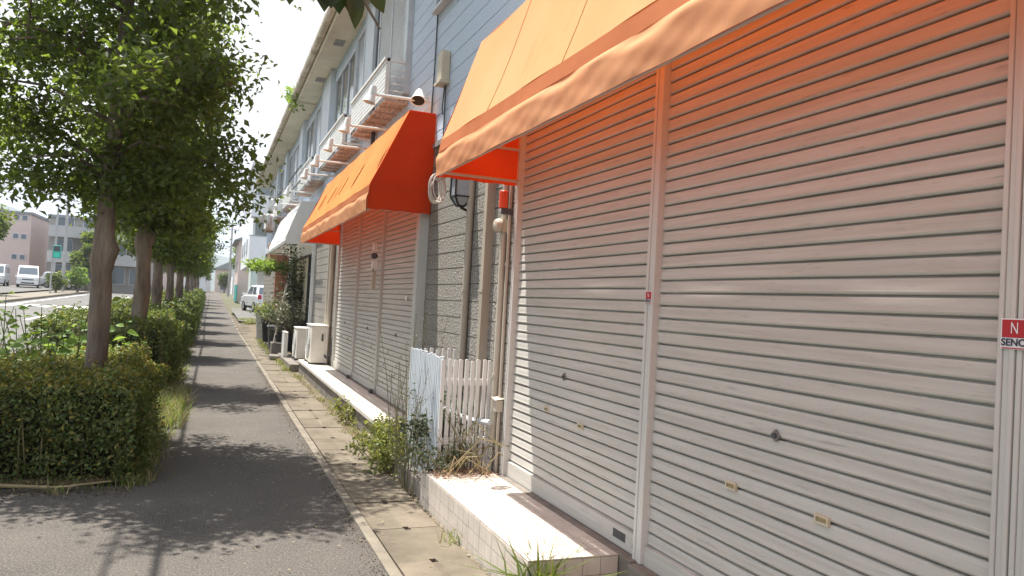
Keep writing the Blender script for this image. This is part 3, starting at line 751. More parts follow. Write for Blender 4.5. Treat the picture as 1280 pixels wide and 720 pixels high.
# meter box with cables
t = thing('meter_box', 'beige meter box high on the pale blue siding with two cables below', 'meter box', (XW, 7.38, 3.7))
mb = MB(); mb.box(XW - .09, XW - .002, 7.30, 7.47, 3.72, 4.02); mb.build('box', M['beige_box'], t, bevel=.008)
mb = MB(); mb.box(XW - .11, XW - .002, 7.28, 7.49, 3.69, 3.715); mb.build('base_flange', M['beige_box'], t)
mb = MB(); mb.tube([(XW - .02, 7.36, 3.69), (XW - .015, 7.36, 3.1)], .007, 6); mb.tube([(XW - .02, 7.40, 3.69), (XW - .03, 7.41, 3.45), (XW - .015, 7.42, 3.4)], .006, 6); mb.build('cable', M['grey_dark'], t)
mb = MB(); mb.tube([(XW - .012, 7.86, 4.58), (XW - .02, 7.83, 4.0), (XW - .012, 7.9, 3.2)], .008, 6); mb.box(XW - .04, XW - .001, 7.88, 7.93, 3.16, 3.5); mb.build('wall_cable', M['grey_dark'], bld)

# laundry poles and hangers on the far balconies
for k, (ya, yb, z) in enumerate(((16.3, 19.2, 4.18), (20.6, 23.4, 4.22), (16.3, 19.2, 3.86))):
    t = thing('laundry_pole', ['dark laundry pole across the third balcony, the higher of two', 'dark laundry pole across the fourth balcony', 'dark laundry pole below the third balcony, the lower of two'][k], 'laundry pole', (1.6, ya, z))
    mb = MB(); mb.tube([(1.58, ya, z), (1.58, yb, z + .01)], .014, 8); mb.build('pole', M['grey_dark'], t, smooth=True)
    for y in (ya + .25, yb - .25):
        mb = MB(); mb.bar((1.57, y, z - .02), (1.81, y, z - .02), .02); mb.build('bracket', M['white_metal'], t)
for k, (y, z, n_) in enumerate(((24.8, 3.95, 9), (26.2, 4.05, 8), (22.6, 4.2, 6))):
    t = thing('laundry_hanger', ['white clip hanger with small cloths beyond the white awning', 'farther white clip hanger with small cloths', 'small white clip hanger on the fourth balcony pole'][k], 'hanger', (1.5, y, z))
    mb = MB(); q_ = [(1.32, y - .3, z), (1.68, y - .3, z), (1.68, y + .3, z), (1.32, y + .3, z)]
    for i in range(4): mb.bar(q_[i], q_[(i + 1) % 4], .015)
    mb.bar((1.5, y, z), (1.5, y, z + .25), .01); mb.bar((1.5, y, z + .25), (1.82, y, z + .25), .012); mb.build('frame', M['white_metal'], t)
    for i in range(n_):
        xx, yy = 1.34 + .32 * random.random(), y - .28 + .56 * i / n_; h_ = random.uniform(.2, .5); w_ = random.uniform(.08, .16)
        mb = MB(); mb.grid(lambda u, v: (xx + (u - .5) * w_, yy + .015 * math.sin(u * 9 + v * 5 + i), z - .02 - v * h_), 5, 5); o_ = mb.build('cloth', M[('white_wall', 'board', 'pink_wall')[i % 3]], t, smooth=True)
        sm_ = o_.modifiers.new('thick', 'SOLIDIFY'); sm_.thickness = .004

# ---- shop 3 front (Y 17.2 - 22.75)
mb = MB(); mb.box(2.03, 2.4, 17.2, 17.32, 0.0, 2.859); mb.box(2.03, 2.4, 22.6, 22.75, 0, 2.859); mb.box(2.06, 2.4, 17.32, 22.6, 2.45, 2.859)
sf = mb.build('shop_front', M['white_metal'], bld)
mb = MB()
for y in (17.7, 18.6, 19.5, 20.4, 21.3, 22.2): mb.box(2.12, 2.17, y - .03, y + .03, .15, 2.45)
mb.box(2.12, 2.17, 17.32, 22.6, .05, .15); mb.box(2.121, 2.169, 17.32, 22.6, 1.95, 2.02)
mb.build('door_frame', M['black'], sf)
mb = MB(); mb.box(2.14, 2.146, 17.33, 22.59, .15, 2.44); mb.build('pane', M['glass'], sf)
mb = MB(); mb.grid(lambda u, v: (2.12 + .012 * math.sin(u * 160), 18.7 + 2.5 * u, .9 + 1.5 * v), 200, 1); mb.build('curtain', M['curtain'], sf)
mb = MB(); mb.box(1.72, 2.089, 23.2, 23.45, 0.0, 2.6); mb.build('brick_pier', M['brick_red'], bld)
mb = MB(); mb.box(1.55, 2.0, 23.6, 24.6, 2.45, 3.0); mb.box(1.54, 2.01, 23.59, 24.61, 2.42, 2.449)
mb.build('sign_box', M['terracotta'], origin=(2, 24, 2.4), label='small orange brown box sign beyond the white awning', cat='sign', bevel=.01)

# ------------------------------------------------------------------ awnings
def awning(name, label, y0, y1, prof, mats, z_side, seams, r, dashes=None, cap_near=True, wob=1.0):
    """prof: (wall x, top z), (top front x, z), (fold x,z), (band x,z), (hem x,z)"""
    (xw, zt), (x1, z1), (x2, z2), (x3, z3), (x4, z4) = prof
    t = thing(name, label, 'awning', (xw, y0, z4))
    rr = random.Random(r); ph = [rr.uniform(0, 6.3) for _ in range(8)]
    n = max(24, int((y1 - y0) * 14))
    def sag(u): return 0.0
    def Y(u): return y0 + (y1 - y0) * u
    mb = MB()
    mb.grid(lambda u, v: (xw + (x1 - xw) * v, Y(u), zt + (z1 - zt) * v), n, 1)
    def slope(u, v):
        L = Y(u)
        d = 0.012 * math.sin(math.pi * v) * (0.6 + 0.4 * math.sin(L * 3.1 + ph[0])) + 0.004 * math.sin(L * 6 + v * 5 + ph[1])
        return (x1 + (x2 - x1) * v + d * .8, L, z1 + (z2 - z1) * v - d * .4)
    mb.grid(slope, n, 8)
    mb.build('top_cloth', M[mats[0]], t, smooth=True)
    mb = MB()
    mb.grid(lambda u, v: (x2 + (x3 - x2) * v - .001 + .004 * math.sin(Y(u) * 4.3 + ph[2]) * v, Y(u), z2 + (z3 - z2) * v - .001), n, 3)
    mb.build('band', M[mats[1]], t, smooth=True)
    mb = MB()
    def val(u, v):
        L = Y(u)
        fold = wob * (.0016 * math.sin(L * 2.7 + v * 3.2 + ph[3]) + .0016 * math.sin(L * 6.3 - v * 5 + ph[4]) + .0013 * math.sin(L * 15.7 + v * 9 + ph[5]) + .0008 * math.sin(L * 31 - v * 13))
        cr_ = math.sin(L * 7.1 + 1.3 * math.sin(L * 2.3 + ph[6])) * math.exp(-((v - .14) / .12) ** 2)
        bul = -.024 * math.sin(min(1, v * 2.6) * math.pi * .5) * (1 - .45 * v) * (0.94 + .06 * math.sin(L * 3.7 + ph[6])) - .011 * wob * cr_
        zz = z3 + (z4 - z3) * v + wob * .006 * math.sin(L * 5.1 + ph[7]) * (1 - v) * min(1, v * 6) + .0015 * math.sin(L * 9 + ph[1]) * v
        return (x3 + (x4 - x3) * v + bul + fold * (.25 + .75 * v), L, zz)
    mb.grid(val, n * 3, 14)
    mb.build('valance', M[mats[2]], t, smooth=True)
    for yy, sgn in ((y0, 1), (y1, -1)):
        mb = MB()
        # end panel: wall line to front edge, slightly slack
        def endp(u, v, yy=yy, sgn=sgn):
            # v from top to bottom; u from wall to front
            if v < .62:
                k = v / .62; xf = x1 + (x2 - x1) * k; zf = z1 + (z2 - z1) * k; zw = zt + (z2 - zt) * k
            else:
                k = (v - .62) / .38; xf = x2 + (x4 - x2) * k; zf = z2 + (z_side - z2) * k; zw = zf
            d = .010 * math.sin(math.pi * u) * math.sin(v * 9 + ph[3] + u * 4) + .006 * math.sin(u * 12 + v * 3)
            hem = .004 * math.sin(u * 21 + ph[2]) * (1 if v > .98 else 0)
            return (xw + (xf - xw) * u, yy + sgn * .002 + d * .7, zf + hem if v >= .62 else zw + (zf - zw) * u)
        mb.grid(endp, 14, 20)
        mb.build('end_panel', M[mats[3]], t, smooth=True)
    mb = MB(); mb.tube([(x4 + .012, y0 + .02, z4 + .012), (x4 + .012, y1 - .02, z4 + .012)], .011, 8)
    for yy in (y0 + .03, y1 - .03):
        mb.tube([(x4 + .012, yy, z4 + .03), (xw, yy, z4 + .03)], .011, 8); mb.tube([(x2 + .02, yy, z2), (x1 + .02, yy, z1 - .02)], .011, 8); mb.tube([(x1 + .02, yy, z1 - .02), (xw, yy, zt - .02)], .011, 8); mb.tube([(x2 + .02, yy, z2), (xw, yy, z2)], .011, 8); mb.tube([(x2 + .02, yy, z2), (x4 + .014, yy, z4 + .03)], .011, 8)
    mb.build('frame', M['hem'], t, smooth=True)
    if seams:
        for yy in seams:
            mb = MB()
            for k in range(8):
                a = slope((yy - y0) / (y1 - y0), k / 8); b = slope((yy - y0) / (y1 - y0), (k + 1) / 8)
                mb.bar((a[0] - .002, yy, a[2] + .0008), (b[0] - .002, yy, b[2] + .0008), .004, .002)
            mb.build('seam', M['seam'], t)
    if dashes:
        for (yy, v0, v1, sl) in dashes:
            mb = MB()
            a = slope((yy - y0) / (y1 - y0), v0); b = slope((yy + sl - y0) / (y1 - y0), v1)
            mb.bar((a[0] - .003, yy, a[2] + .001), (b[0] - .003, yy + sl, b[2] + .001), .012, .002)
            mb.build('patch', M['seam'], t)
    return t
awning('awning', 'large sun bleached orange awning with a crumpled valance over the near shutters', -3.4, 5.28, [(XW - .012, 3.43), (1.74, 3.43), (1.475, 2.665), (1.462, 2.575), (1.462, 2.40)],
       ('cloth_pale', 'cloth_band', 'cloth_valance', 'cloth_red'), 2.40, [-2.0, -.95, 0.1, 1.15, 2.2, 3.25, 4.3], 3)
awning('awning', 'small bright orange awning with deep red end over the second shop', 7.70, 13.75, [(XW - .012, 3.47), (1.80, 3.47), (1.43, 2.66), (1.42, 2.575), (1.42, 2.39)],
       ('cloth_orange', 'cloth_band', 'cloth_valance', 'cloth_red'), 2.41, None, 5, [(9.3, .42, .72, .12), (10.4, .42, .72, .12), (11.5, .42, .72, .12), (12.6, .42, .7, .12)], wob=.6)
awning('awning', 'white cloth awning over the shop with potted plants', 17.25, 22.6, [(XW - .012, 3.56), (1.73, 3.56), (1.45, 2.76), (1.445, 2.70), (1.45, 2.60)],
       ('cloth_white', 'cloth_white', 'cloth_white', 'cloth_white'), 2.60, None, 9, wob=.4)

# ------------------------------------------------------------------ steps
def tiled_step(label, x0, x1, y0, y1, z1, tile=.1, face=.098):
    t = thing('tiled_step', label, 'step', (x0, y0, 0))
    mb = MB(); mb.box(x0 + .004, x1, y0 + .004, y1, -.05, z1 - .004); mb.build('body', M['grout'], t)
    mb = MB(); gph = .0022
    def tl(a, b, ax):
        pass
    nx = int(round((x1 - x0) / tile)); ny = int(round((y1 - y0) / tile)); tx = (x1 - x0) / nx; ty = (y1 - y0) / ny
    for i in range(nx):
        for j in range(ny):
            dz = random.uniform(-.0006, .0006)
            mb.box(x0 + i * tx + gph, x0 + (i + 1) * tx - gph, y0 + j * ty + gph, y0 + (j + 1) * ty - gph, z1 - .006, z1 + dz)
    top = mb.build('top_tiles', M['tile'], t)
    mb = MB(); nz_ = 3; fz = (z1 - .006) / (nz_ - .35)
    for k in range(nz_):
        za = z1 - .008 - (k + 1) * fz; zb = z1 - .008 - k * fz
        for j in range(ny): mb.box(x0 - random.uniform(0, .0008), x0 + .006, y0 + j * ty + gph, y0 + (j + 1) * ty - gph, za + gph, zb - gph)
        for i in range(nx): mb.box(x0 + i * tx + gph, x0 + (i + 1) * tx - gph, y0 - random.uniform(0, .0008), y0 + .006, za + gph, zb - gph)
    mb.build('face_tiles', M['tile'], t)
tiled_step('pale square tiled step in front of the near shutter', 1.535, 2.046, 3.47, 5.52, .245)
t = thing('concrete_step', 'long pale slab step in front of the second shop', 'step', (1.64, 7.75, 0))
mb = MB(); mb.box(1.665, 2.054, 7.78, 15.2, -.05, .195); mb.build('base', M['conc'], t)
mb = MB(); mb.box(1.64, 2.054, 7.75, 11.4, .196, .245); mb.box(1.64, 2.054, 11.404, 15.2, .196, .245); mb.build('slab', M['white_top'], t, bevel=.006)
mb = MB(); y = 5.56
while y < 7.7: mb.box(1.56, 1.68, y, min(y + .6, 7.72), -.05, .13 + random.uniform(-.01, .01)); y += .605
mb.build('low_kerb', M['conc'], origin=(1.6, 6.5, 0), label='low concrete edging between the two shop steps, overgrown with weeds', cat='edging', bevel=.012)
mb = MB(); y = 15.3
while y < 22: mb.box(1.50, 1.68, y, y + 1.1, -.05, .14 + random.uniform(-.01, .01)); y += 1.11
mb.box(1.681, 2.08, 15.21, 17.2, -.05, .16)
mb.build('low_kerb', M['conc'], origin=(1.6, 18, 0), label='low concrete edging below the outdoor units and plant pots', cat='edging', bevel=.012)

# ------------------------------------------------------------------ picket enclosure with an outdoor unit inside
t = thing('picket_enclosure', 'white picket screen box against the grey wall, overgrown with weeds', 'fence', (1.64, 6.0, 0.1))
def picket(mb, p, d, n, h, tilt=0):
    """p foot, d along direction, n normal"""
    w, th = .030, .014
    p = Vector(p); d = Vector(d); n = Vector(n)
    hh = h + random.uniform(-.012, .012); tl = random.uniform(-.006, .006)
    vs = []
    for off in (-th / 2, th / 2):
        for s, z in ((-.5, 0), (.5, 0), (.5, hh - .003), (.0, hh), (-.5, hh - .003)):
            q = p + d * (s * w + tl * z) + n * off; vs.append((q.x, q.y, q.z + z))
    mb.add(vs, [(4, 3, 2, 1, 0), (5, 6, 7, 8, 9), (0, 1, 6, 5), (1, 2, 7, 6), (2, 3, 8, 7), (3, 4, 9, 8), (4, 0, 5, 9)])
def screen(a, b, h, step, name, rails_n=(.35, .82), m='white_metal'):
    a = Vector(a); b = Vector(b); d = (b - a); L = d.length; d.normalize(); n = Vector((-d.y, d.x, 0))
    mb = MB(); k = int(L / step)
    for i in range(k + 1): picket(mb, a + d * (L * i / k), d, n, h)
    for z in rails_n: mb.bar(a + n * .02 + Vector((0, 0, h * z)), b + n * .02 + Vector((0, 0, h * z)), .02, .05)
    return mb.build(name, M[m], t)
screen((1.655, 6.46, .12), (1.655, 5.53, .12), .97, .046, 'street_screen', m='panel_blue')  # bluish shade put into the colour of this side
screen((1.66, 5.51, .12), (2.045, 5.55, .12), .95, .045, 'near_screen')
screen((2.045, 6.46, .12), (1.66, 6.46, .12), .97, .050, 'far_screen')
def outdoor_unit(name, label, x0, x1, y0, y1, z0, z1, group=None):
    t = thing(name, label, 'outdoor unit', (x0, y0, z0), group)
    mb = MB(); mb.box(x0 + .02, x1, y0, y1, z0 + .03, z1 - .02); mb.build('casing', M['ac'], t, bevel=.012)
    mb = MB(); mb.box(x0 + .01, x1 + .004, y0 - .006, y1 + .006, z1 - .0195, z1); mb.build('lid', M['ac'], t, bevel=.006)
    mb = MB()
    for y in (y0 + .1, y1 - .1): mb.box(x0 + .0, x1, y - .03, y + .03, z0, z0 + .03)
    mb.build('foot', M['grey_dark'], t)
    mb = MB(); cy_, cz_ = y0 + (y1 - y0) * .58, (z0 + z1) / 2; R_ = min((z1 - z0), (y1 - y0)) * .40
    for k in range(1, 7):
        r_ = R_ * k / 6; pts = [(x0 + .008, cy_ + r_ * math.cos(a * math.pi / 12), cz_ + r_ * math.sin(a * math.pi / 12)) for a in range(25)]
        mb.tube(pts, .004, 4, cap=False)
    for a in range(4): mb.bar((x0 + .008, cy_ - R_ * math.cos(a * .785), cz_ - R_ * math.sin(a * .785)), (x0 + .008, cy_ + R_ * math.cos(a * .785), cz_ + R_ * math.sin(a * .785)), .008)
    mb.build('fan_grille', M['board'], t)
    mb = MB(); mb.lathe((0, 0, 0), [(R_ * .98, 0), (R_ * .98, .004)], 24); mb.xform(Matrix.Translation((x0 + .0195, cy_, cz_)) @ Matrix.Rotation(rad(-90), 4, 'Y')); mb.build('fan_opening', M['dark'], t)
    mb = MB(); mb.box(x0 + .2, x0 + .23, y0 - .02, y0 - .001, z0 + (z1 - z0) * .6, z0 + (z1 - z0) * .78, 0); mb.tube([(x1 - .05, y0 - .01, z0 + .16), (x1 - .03, y0 - .12, z0 + .13), (x1 + .03, y0 - .15, z0 + .2), (x1 + .05, y0 - .1, z0 + .5)], .018, 8)
    mb.build('hose', M['grey_dark'], t, smooth=True)
    return t
outdoor_unit('outdoor_unit', 'cream outdoor unit standing at the far end of the slab step', 1.72, 2.04, 14.15, 14.95, .245, .96)
outdoor_unit('outdoor_unit', 'smaller pale outdoor unit just behind the cream one', 1.66, 1.98, 16.0, 16.7, .16, .82)
mb = MB(); mb.box(1.52, 1.60, 17.0, 17.55, .14, .66); mb.box(1.515, 1.605, 16.99, 17.56, .66, .675)
mb.build('board_panel', M['board'], origin=(1.55, 17, .14), label='upright pale grey panel beside the smaller outdoor unit', cat='panel', bevel=.006)
mb = MB(); mb.box(1.36, 1.66, 18.2, 18.8, 0.0, .36); mb.box(1.30, 1.72, 17.6, 18.15, 0.0, .11)
mb.build('block_step', M['conc'], origin=(1.5, 18.3, 0), label='grey concrete block step in front of the plant pots', cat='step', bevel=.015)

# ------------------------------------------------------------------ vegetation helpers
def cluster_pts(n, c, s, rng=RNG): return np.array(c) + rng.normal(size=(n, 3)) * np.array(s)
def sphere_dirs(n, rng=RNG):
    d = rng.normal(size=(n, 3)); return d / np.linalg.norm(d, axis=1)[:, None]

# street trees
def grow_tree(seed, H=6.4, cr=(1.35, 1.35), z_low=2.5, r0=.125, n_leaf=15000, leaf=.082, lean=(0, 0), knob=True, first=2.25, cx=0.0, rise=(.25, .8), nl=19, skirt=0, flare=0.0, kz=1.78):
    rng = np.random.default_rng(seed); rr = random.Random(seed)
    wood = MB(); tips = []
    pts = []; rs = []
    N = 14
    for i in range(N + 1):
        u = i / N; z = H * .86 * u
        pts.append((lean[0] * u + .05 * math.sin(u * 5 + seed) * u, lean[1] * u + .05 * math.cos(u * 4 + seed) * u, z))
        rs.append(r0 * (1.22 if i == 0 else 1.06 if i == 1 else 1.0) * (1 - .80 * u ** 1.2))
    # finer rings in the lower trunk
    P2 = []; R2 = []
    for i in range(N):
        for k in range(4):
            a = k / 4; p = [pts[i][j] * (1 - a) + pts[i + 1][j] * a for j in range(3)]
            r_ = rs[i] * (1 - a) + rs[i + 1] * a
            r_ *= 1 + .05 * math.sin(p[2] * 9 + seed) + .03 * math.sin(p[2] * 23)
            if knob: r_ *= 1 + .16 * math.exp(-((p[2] - kz) / .11) ** 2)
            P2.append(p); R2.append(r_)
    P2.append(pts[-1]); R2.append(rs[-1])
    st = len(wood.v)
    wood.tube(P2, R2, 14)
    for i in range(st, len(wood.v)):       # bark is not round
        x, y, z = wood.v[i]; k = min(int(z / (H * .86) * N), N); a = math.atan2(y - pts[k][1], x - pts[k][0])
        f = 1 + .07 * math.sin(a * 3 + z * 4 + seed) + .05 * math.sin(a * 5 - z * 7)
        if knob: f += (.65 * math.exp(-((z - kz) / .075) ** 2) * max(0, math.cos(a + .5)) ** 3 + .40 * math.exp(-((z - kz + .12) / .10) ** 2) * max(0, math.cos(a - 2.9)) ** 2)
        wood.v[i] = (pts[k][0] + (x - pts[k][0]) * f, pts[k][1] + (y - pts[k][1]) * f, z)
    def trunk_at(z):
        u = min(1, z / (H * .86)); i = min(N - 1, int(u * N)); a = u * N - i
        return Vector([pts[i][j] * (1 - a) + pts[i + 1][j] * a for j in range(3)]), rs[i]
    for k in range(nl):
        z = first + (H * .86 - first) * (k / nl) ** 1.05
        a = k * 2.399 + rr.uniform(-.4, .4)
        p, tr = trunk_at(z)
        zz = (z - first) / (H - first)
        reach = (0.80 + .35 * math.sin(min(1, zz + .15) * math.pi)) * (1 - .55 * zz) * rr.uniform(.78, 1.1)
        reach *= 1 - flare + flare * min(1.0, zz * 2.2)
        e = Vector((math.cos(a) * cr[0] * reach + cx * (1 - zz), math.sin(a) * cr[1] * reach, rr.uniform(*rise) + .2 * zz))
        mid = p + e * .5 + Vector((0, 0, .14)); end = p + e
        wood.tube([p, p + e * .25 + Vector((0, 0, .06)), mid, p + e * .8 + Vector((0, 0, .08)), end], [tr * .40, tr * .28, tr * .2, tr * .13, .006], 7)
        for q, w in ((p + e * .22, .7), (p + e * .34, .7), (p + e * .42, .7), (mid, 1), (p + e * .72, 1.2), (end, 1.5)): tips.append((q, w))
        for j in range(5):
            f = rr.uniform(.35, 1.0); q = p + e * f + Vector((0, 0, .1 * (1 - f)))
            d = Vector((rr.uniform(-1, 1), rr.uniform(-1, 1), rr.uniform(-.45, .55))).normalized() * rr.uniform(.3, .62)
            wood.tube([q, q + d * .5 + Vector((0, 0, .03)), q + d], [.014, .009, .004], 5)
            for f2 in (.55, .8, 1.0, 1.12): tips.append((q + d * f2, 1.0))
    for k in range(skirt):         # short low boughs that hang round the head of the trunk
        a = k * 2.399 + .5; p, tr = trunk_at(first - .05 + .28 * rr.random())
        e = Vector((math.cos(a) * rr.uniform(.45, .9), math.sin(a) * rr.uniform(.45, .9), rr.uniform(.05, .25)))
        end = p + e + Vector((0, 0, -.12))
        wood.tube([p, p + e * .5 + Vector((0, 0, .05)), end], [.022, .014, .005], 6)
        for f in (.3, .45, .6, .75, .9, 1.0):
            q = p.lerp(end, f)
            for j in range(3): tips.append((q + Vector((rr.uniform(-.28, .28), rr.uniform(-.28, .28), rr.uniform(-.30, .12))), .9))
    top = Vector(pts[-1])
    for j in range(10):
        d = Vector((rr.uniform(-1, 1), rr.uniform(-1, 1), rr.uniform(.2, 1.2))).normalized() * rr.uniform(.4, .8)
        wood.tube([top - Vector((0, 0, .3)), top + d], [.02, .004], 5); tips += [(top + d * .6, 1), (top + d, 1)]
    T = np.array([list(t[0]) for t in tips]); W = np.array([t[1] for t in tips]); W /= W.sum()
    idx = rng.choice(len(T), n_leaf, p=W)
    P = T[idx] + rng.normal(size=(n_leaf, 3)) * np.array([.125, .125, .10])
    P = P[P[:, 2] > z_low - .35 * rng.random(len(P)) ** 2]
    V, F = leaf_arrays(P, leaf, up=.45, droop=.5, rng=rng)
    return wood, tri_mesh('crown', [(V, F, 0)], [M['leaf_tree']])
def put_tree(kind, x, y, label, group='street trees along the pavement', rot=0.0, s=1.0):
    t = thing('street_tree', label, 'tree', (x, y, g(y)), group, rot); t.scale = (s, s, s)
    tr = link('trunk', kind[0], t); cr_ = link('crown', kind[1], t); return t
def tree_kind(*a, **k):
    w, c = grow_tree(*a, **k); me = w.mesh('trunk', M['bark'], smooth=True); return me, c
KA = tree_kind(3, H=6.9, cr=(1.28, 1.5), r0=.094, n_leaf=40000, leaf=.068, lean=(.10, 0), z_low=2.3, first=2.45, rise=(-.1,.5), nl=28, skirt=6)
KB = tree_kind(8, H=6.2, cr=(1.25, 1.3), flare=.45, kz=2.25, r0=.13, n_leaf=20000, leaf=.085, lean=(.05, 0), z_low=2.3, first=2.5, rise=(-.15,.5), skirt=6)
KC = tree_kind(14, H=6.0, cr=(1.2, 1.3), flare=.45, kz=1.5, r0=.12, n_leaf=17000, leaf=.09, lean=(.0, .1), z_low=2.2, first=2.4, rise=(-.2,.45), skirt=6)
put_tree(KA, -0.90, 7.45, 'nearest street tree, tall pale trunk with a bulging knot, standing in the front hedge')
put_tree(KB, -0.98, 12.6, 'thick reddish brown trunked street tree second from the camera', rot=.3)
put_tree(KC, -1.08, 18.2, 'third street tree from the camera, just behind the thick reddish trunk', rot=1.9)
for i, y in enumerate((23.5, 29, 34.5, 40, 46, 52, 58, 65, 72)):
    put_tree((KB, KC)[i % 2], -1.1 + .08 * math.sin(i * 2.1), y, ['fourth street tree from the camera along the hedges', 'fifth street tree from the camera along the hedges'][i] if i < 2 else 'street tree far down the row where the crowns merge', rot=i * 1.7, s=.95 + .06 * math.sin(i))
KD = tree_kind(21, H=5.6, cr=(.9, .9), r0=.07, n_leaf=4200, leaf=.085, z_low=3.35, first=3.1)
t0 = put_tree(KD, -1.05, 2.0, 'street tree beside the camera whose leafy twig hangs into the top of the view')
mb = MB(); br = [(-1.05, 2.0, 3.0), (-.8, 2.0, 2.98), (-.25, 2.2, 2.72), (.1, 2.3, 2.55), (.33, 2.3, 2.44), (.385, 2.3, 2.385), (.43, 2.3, 2.32)]
mb.tube(br, [.035, .025, .016, .011, .007, .005, .0035], 8)
mb.tube([(.1, 2.3, 2.55), (.2, 2.27, 2.46), (.26, 2.25, 2.40)], [.006, .004, .003], 6)
WLOC[t0.name] = Vector((-1.05, 2.0, 0))
lb = mb.build('low_branch', M['bark'], t0, smooth=True)
def big_leaf(mb, p, ax, nrm, L, W):
    p = Vector(p); ax = Vector(ax).normalized(); nrm = Vector(nrm); nrm = (nrm - ax * nrm.dot(ax)).normalized(); b = nrm.cross(ax)
    prof = [(0, .02), (.12, .22), (.3, .46), (.5, .5), (.7, .38), (.86, .18), (1, .0)]
    vs = []
    for u, w in prof:
        c = p + ax * (u * L) - nrm * (u * u * L * .12)
        vs += [c + b * (w * W) + nrm * (w * W * .35), c, c - b * (w * W) + nrm * (w * W * .35)]
    fs = []
    for i in range(len(prof) - 1):
        a = i * 3; fs += [(a, a + 1, a + 4, a + 3), (a + 1, a + 2, a + 5, a + 4)]
    mb.add(vs, fs)
mb = MB()
for p, ax, L, W in (((.155, 2.3, 2.44), (.1, .0, -1), .095, .062), ((.245, 2.26, 2.455), (.12, .02, -1), .125, .075), ((.275, 2.25, 2.42), (.0, .05, -1), .08, .06), ((.325, 2.3, 2.45), (.16, -.02, -1), .10, .07),
                    ((.335, 2.29, 2.43), (.22, .05, -1), .125, .062), ((.30, 2.32, 2.46), (.05, -.1, -1), .11, .07), ((.2, 2.28, 2.50), (-.3, .0, -1), .1, .07), ((.05, 2.3, 2.58), (-.2, .1, -1), .1, .07), ((.39, 2.34, 2.47), (.5, .1, -.6), .1, .06)):
    big_leaf(mb, p, ax, (random.uniform(-.3, .3), -1, random.uniform(-.1, .4)), L, W)
mb.build('hanging_leaves', M['leaf_shade'], t0, smooth=True)

# hedges: twiggy core and a shell of small leaves
def hedge(label, x0, x1, y0, y1, z1, n, leaf=.034, zb=0.03, tip=.3, rough=.05, group='clipped hedges along the road'):
    rng = np.random.default_rng(int(y0 * 100))
    za = g((y0 + y1) / 2); org = ((x0 + x1) / 2, (y0 + y1) / 2, za)
    def bumpy(P):
        return (np.sin(P[:, 0] * 5.1 + 1) * np.cos(P[:, 1] * 4.3) + np.sin(P[:, 2] * 7 + P[:, 0] * 3 + P[:, 1] * 2) + .6 * np.sin(P[:, 0] * 13 + P[:, 1] * 11))[:, None] * rough * .6
    A = [(y1 - y0) * (x1 - x0), (y1 - y0) * z1, (y1 - y0) * z1 * .5, (x1 - x0) * z1, (x1 - x0) * z1 * .4]
    A = np.array(A) / sum(A); Ps = []; Os = []
    for f, a in enumerate(A):
        k = int(n * a); u = rng.random((k, 3)); P = np.empty((k, 3)); P[:, 0] = x0 + (x1 - x0) * u[:, 0]; P[:, 1] = y0 + (y1 - y0) * u[:, 1]; P[:, 2] = zb + (z1 - zb) * u[:, 2] ** .9
        o = np.zeros((k, 3))
        if f == 0: P[:, 2] = z1; o[:, 2] = 1
        if f == 1: P[:, 0] = x1; o[:, 0] = 1
        if f == 2: P[:, 0] = x0; o[:, 0] = -1
        if f == 3: P[:, 1] = y0; o[:, 1] = -1
        if f == 4: P[:, 1] = y1; o[:, 1] = 1
        d = bumpy(P) - np.abs(rng.normal(size=(k, 1))) * .055 + (rng.random((k, 1)) ** 6) * .10
        # rounded shoulders
        ed = np.clip((P[:, 2] - (z1 - .12)) / .12, 0, 1)
        c = np.array([(x0 + x1) / 2, (y0 + y1) / 2, z1 * .5])
        P = P + o * d
        for ax_, lo, hi in ((0, x0, x1), (1, y0, y1)):
            e = np.minimum(P[:, ax_] - lo, hi - P[:, ax_]); e = np.clip(1 - e / .14, 0, 1)
            P[:, 2] -= e ** 2 * ed * .07
            P[:, ax_] += np.sign(c[ax_] - P[:, ax_]) * e * ed ** 2 * .05
        Ps.append(P); Os.append(o)
    P = np.concatenate(Ps); O = np.concatenate(Os)
    V, F = leaf_arrays(P, leaf, up=.25, droop=-.2, rng=rng, out=O * .6, aspect=.6)
    tipm = (np.repeat((rng.random(len(P)) < np.where(P[:, 2] > z1 - .10, tip, tip * .25)), 2))
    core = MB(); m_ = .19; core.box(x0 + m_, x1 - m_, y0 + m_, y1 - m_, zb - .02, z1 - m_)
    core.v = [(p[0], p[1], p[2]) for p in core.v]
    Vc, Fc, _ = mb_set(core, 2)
    # stems
    st = MB()
    for _ in range(int(40 * (x1 - x0) * (y1 - y0))):
        x = rng.uniform(x0 + .05, x1 - .05); y = rng.uniform(y0 + .03, y1 - .05); st.tube([(x, y, 0), (x + rng.normal() * .05, y + rng.normal() * .05, z1 * .9)], [.008, .004], 4)
    Vs, Fs, _ = mb_set(st, 3)
    sets = [(V, F[~tipm], 0), (V, F[tipm], 1), (Vc, Fc, 2), (Vs, Fs, 3)]
    # share verts cheaply: split leaf vertices by tip mask
    lm = tipm[::2]; V4 = V.reshape(-1, 4, 3)
    def sub(mask):
        v = V4[mask].reshape(-1, 3); i = np.arange(mask.sum())[:, None] * 4
        return v, np.concatenate([i + np.array([[0, 2, 1]]), i + np.array([[0, 3, 2]])], 1).reshape(-1, 3)
    a, b = sub(~lm), sub(lm)
    for s_ in (a[0], b[0], Vc, Vs): s_[:, 2] += za
    me = tri_mesh('hedge', [(a[0], a[1], 0), (b[0], b[1], 1), (Vc, Fc, 2), (Vs, Fs, 3)], [M['leaf_hedge'], M['leaf_hedge_tip'], M['hedge_core'], M['stem']], org)
    return link('hedge', me, None, org, label, 'hedge', group)
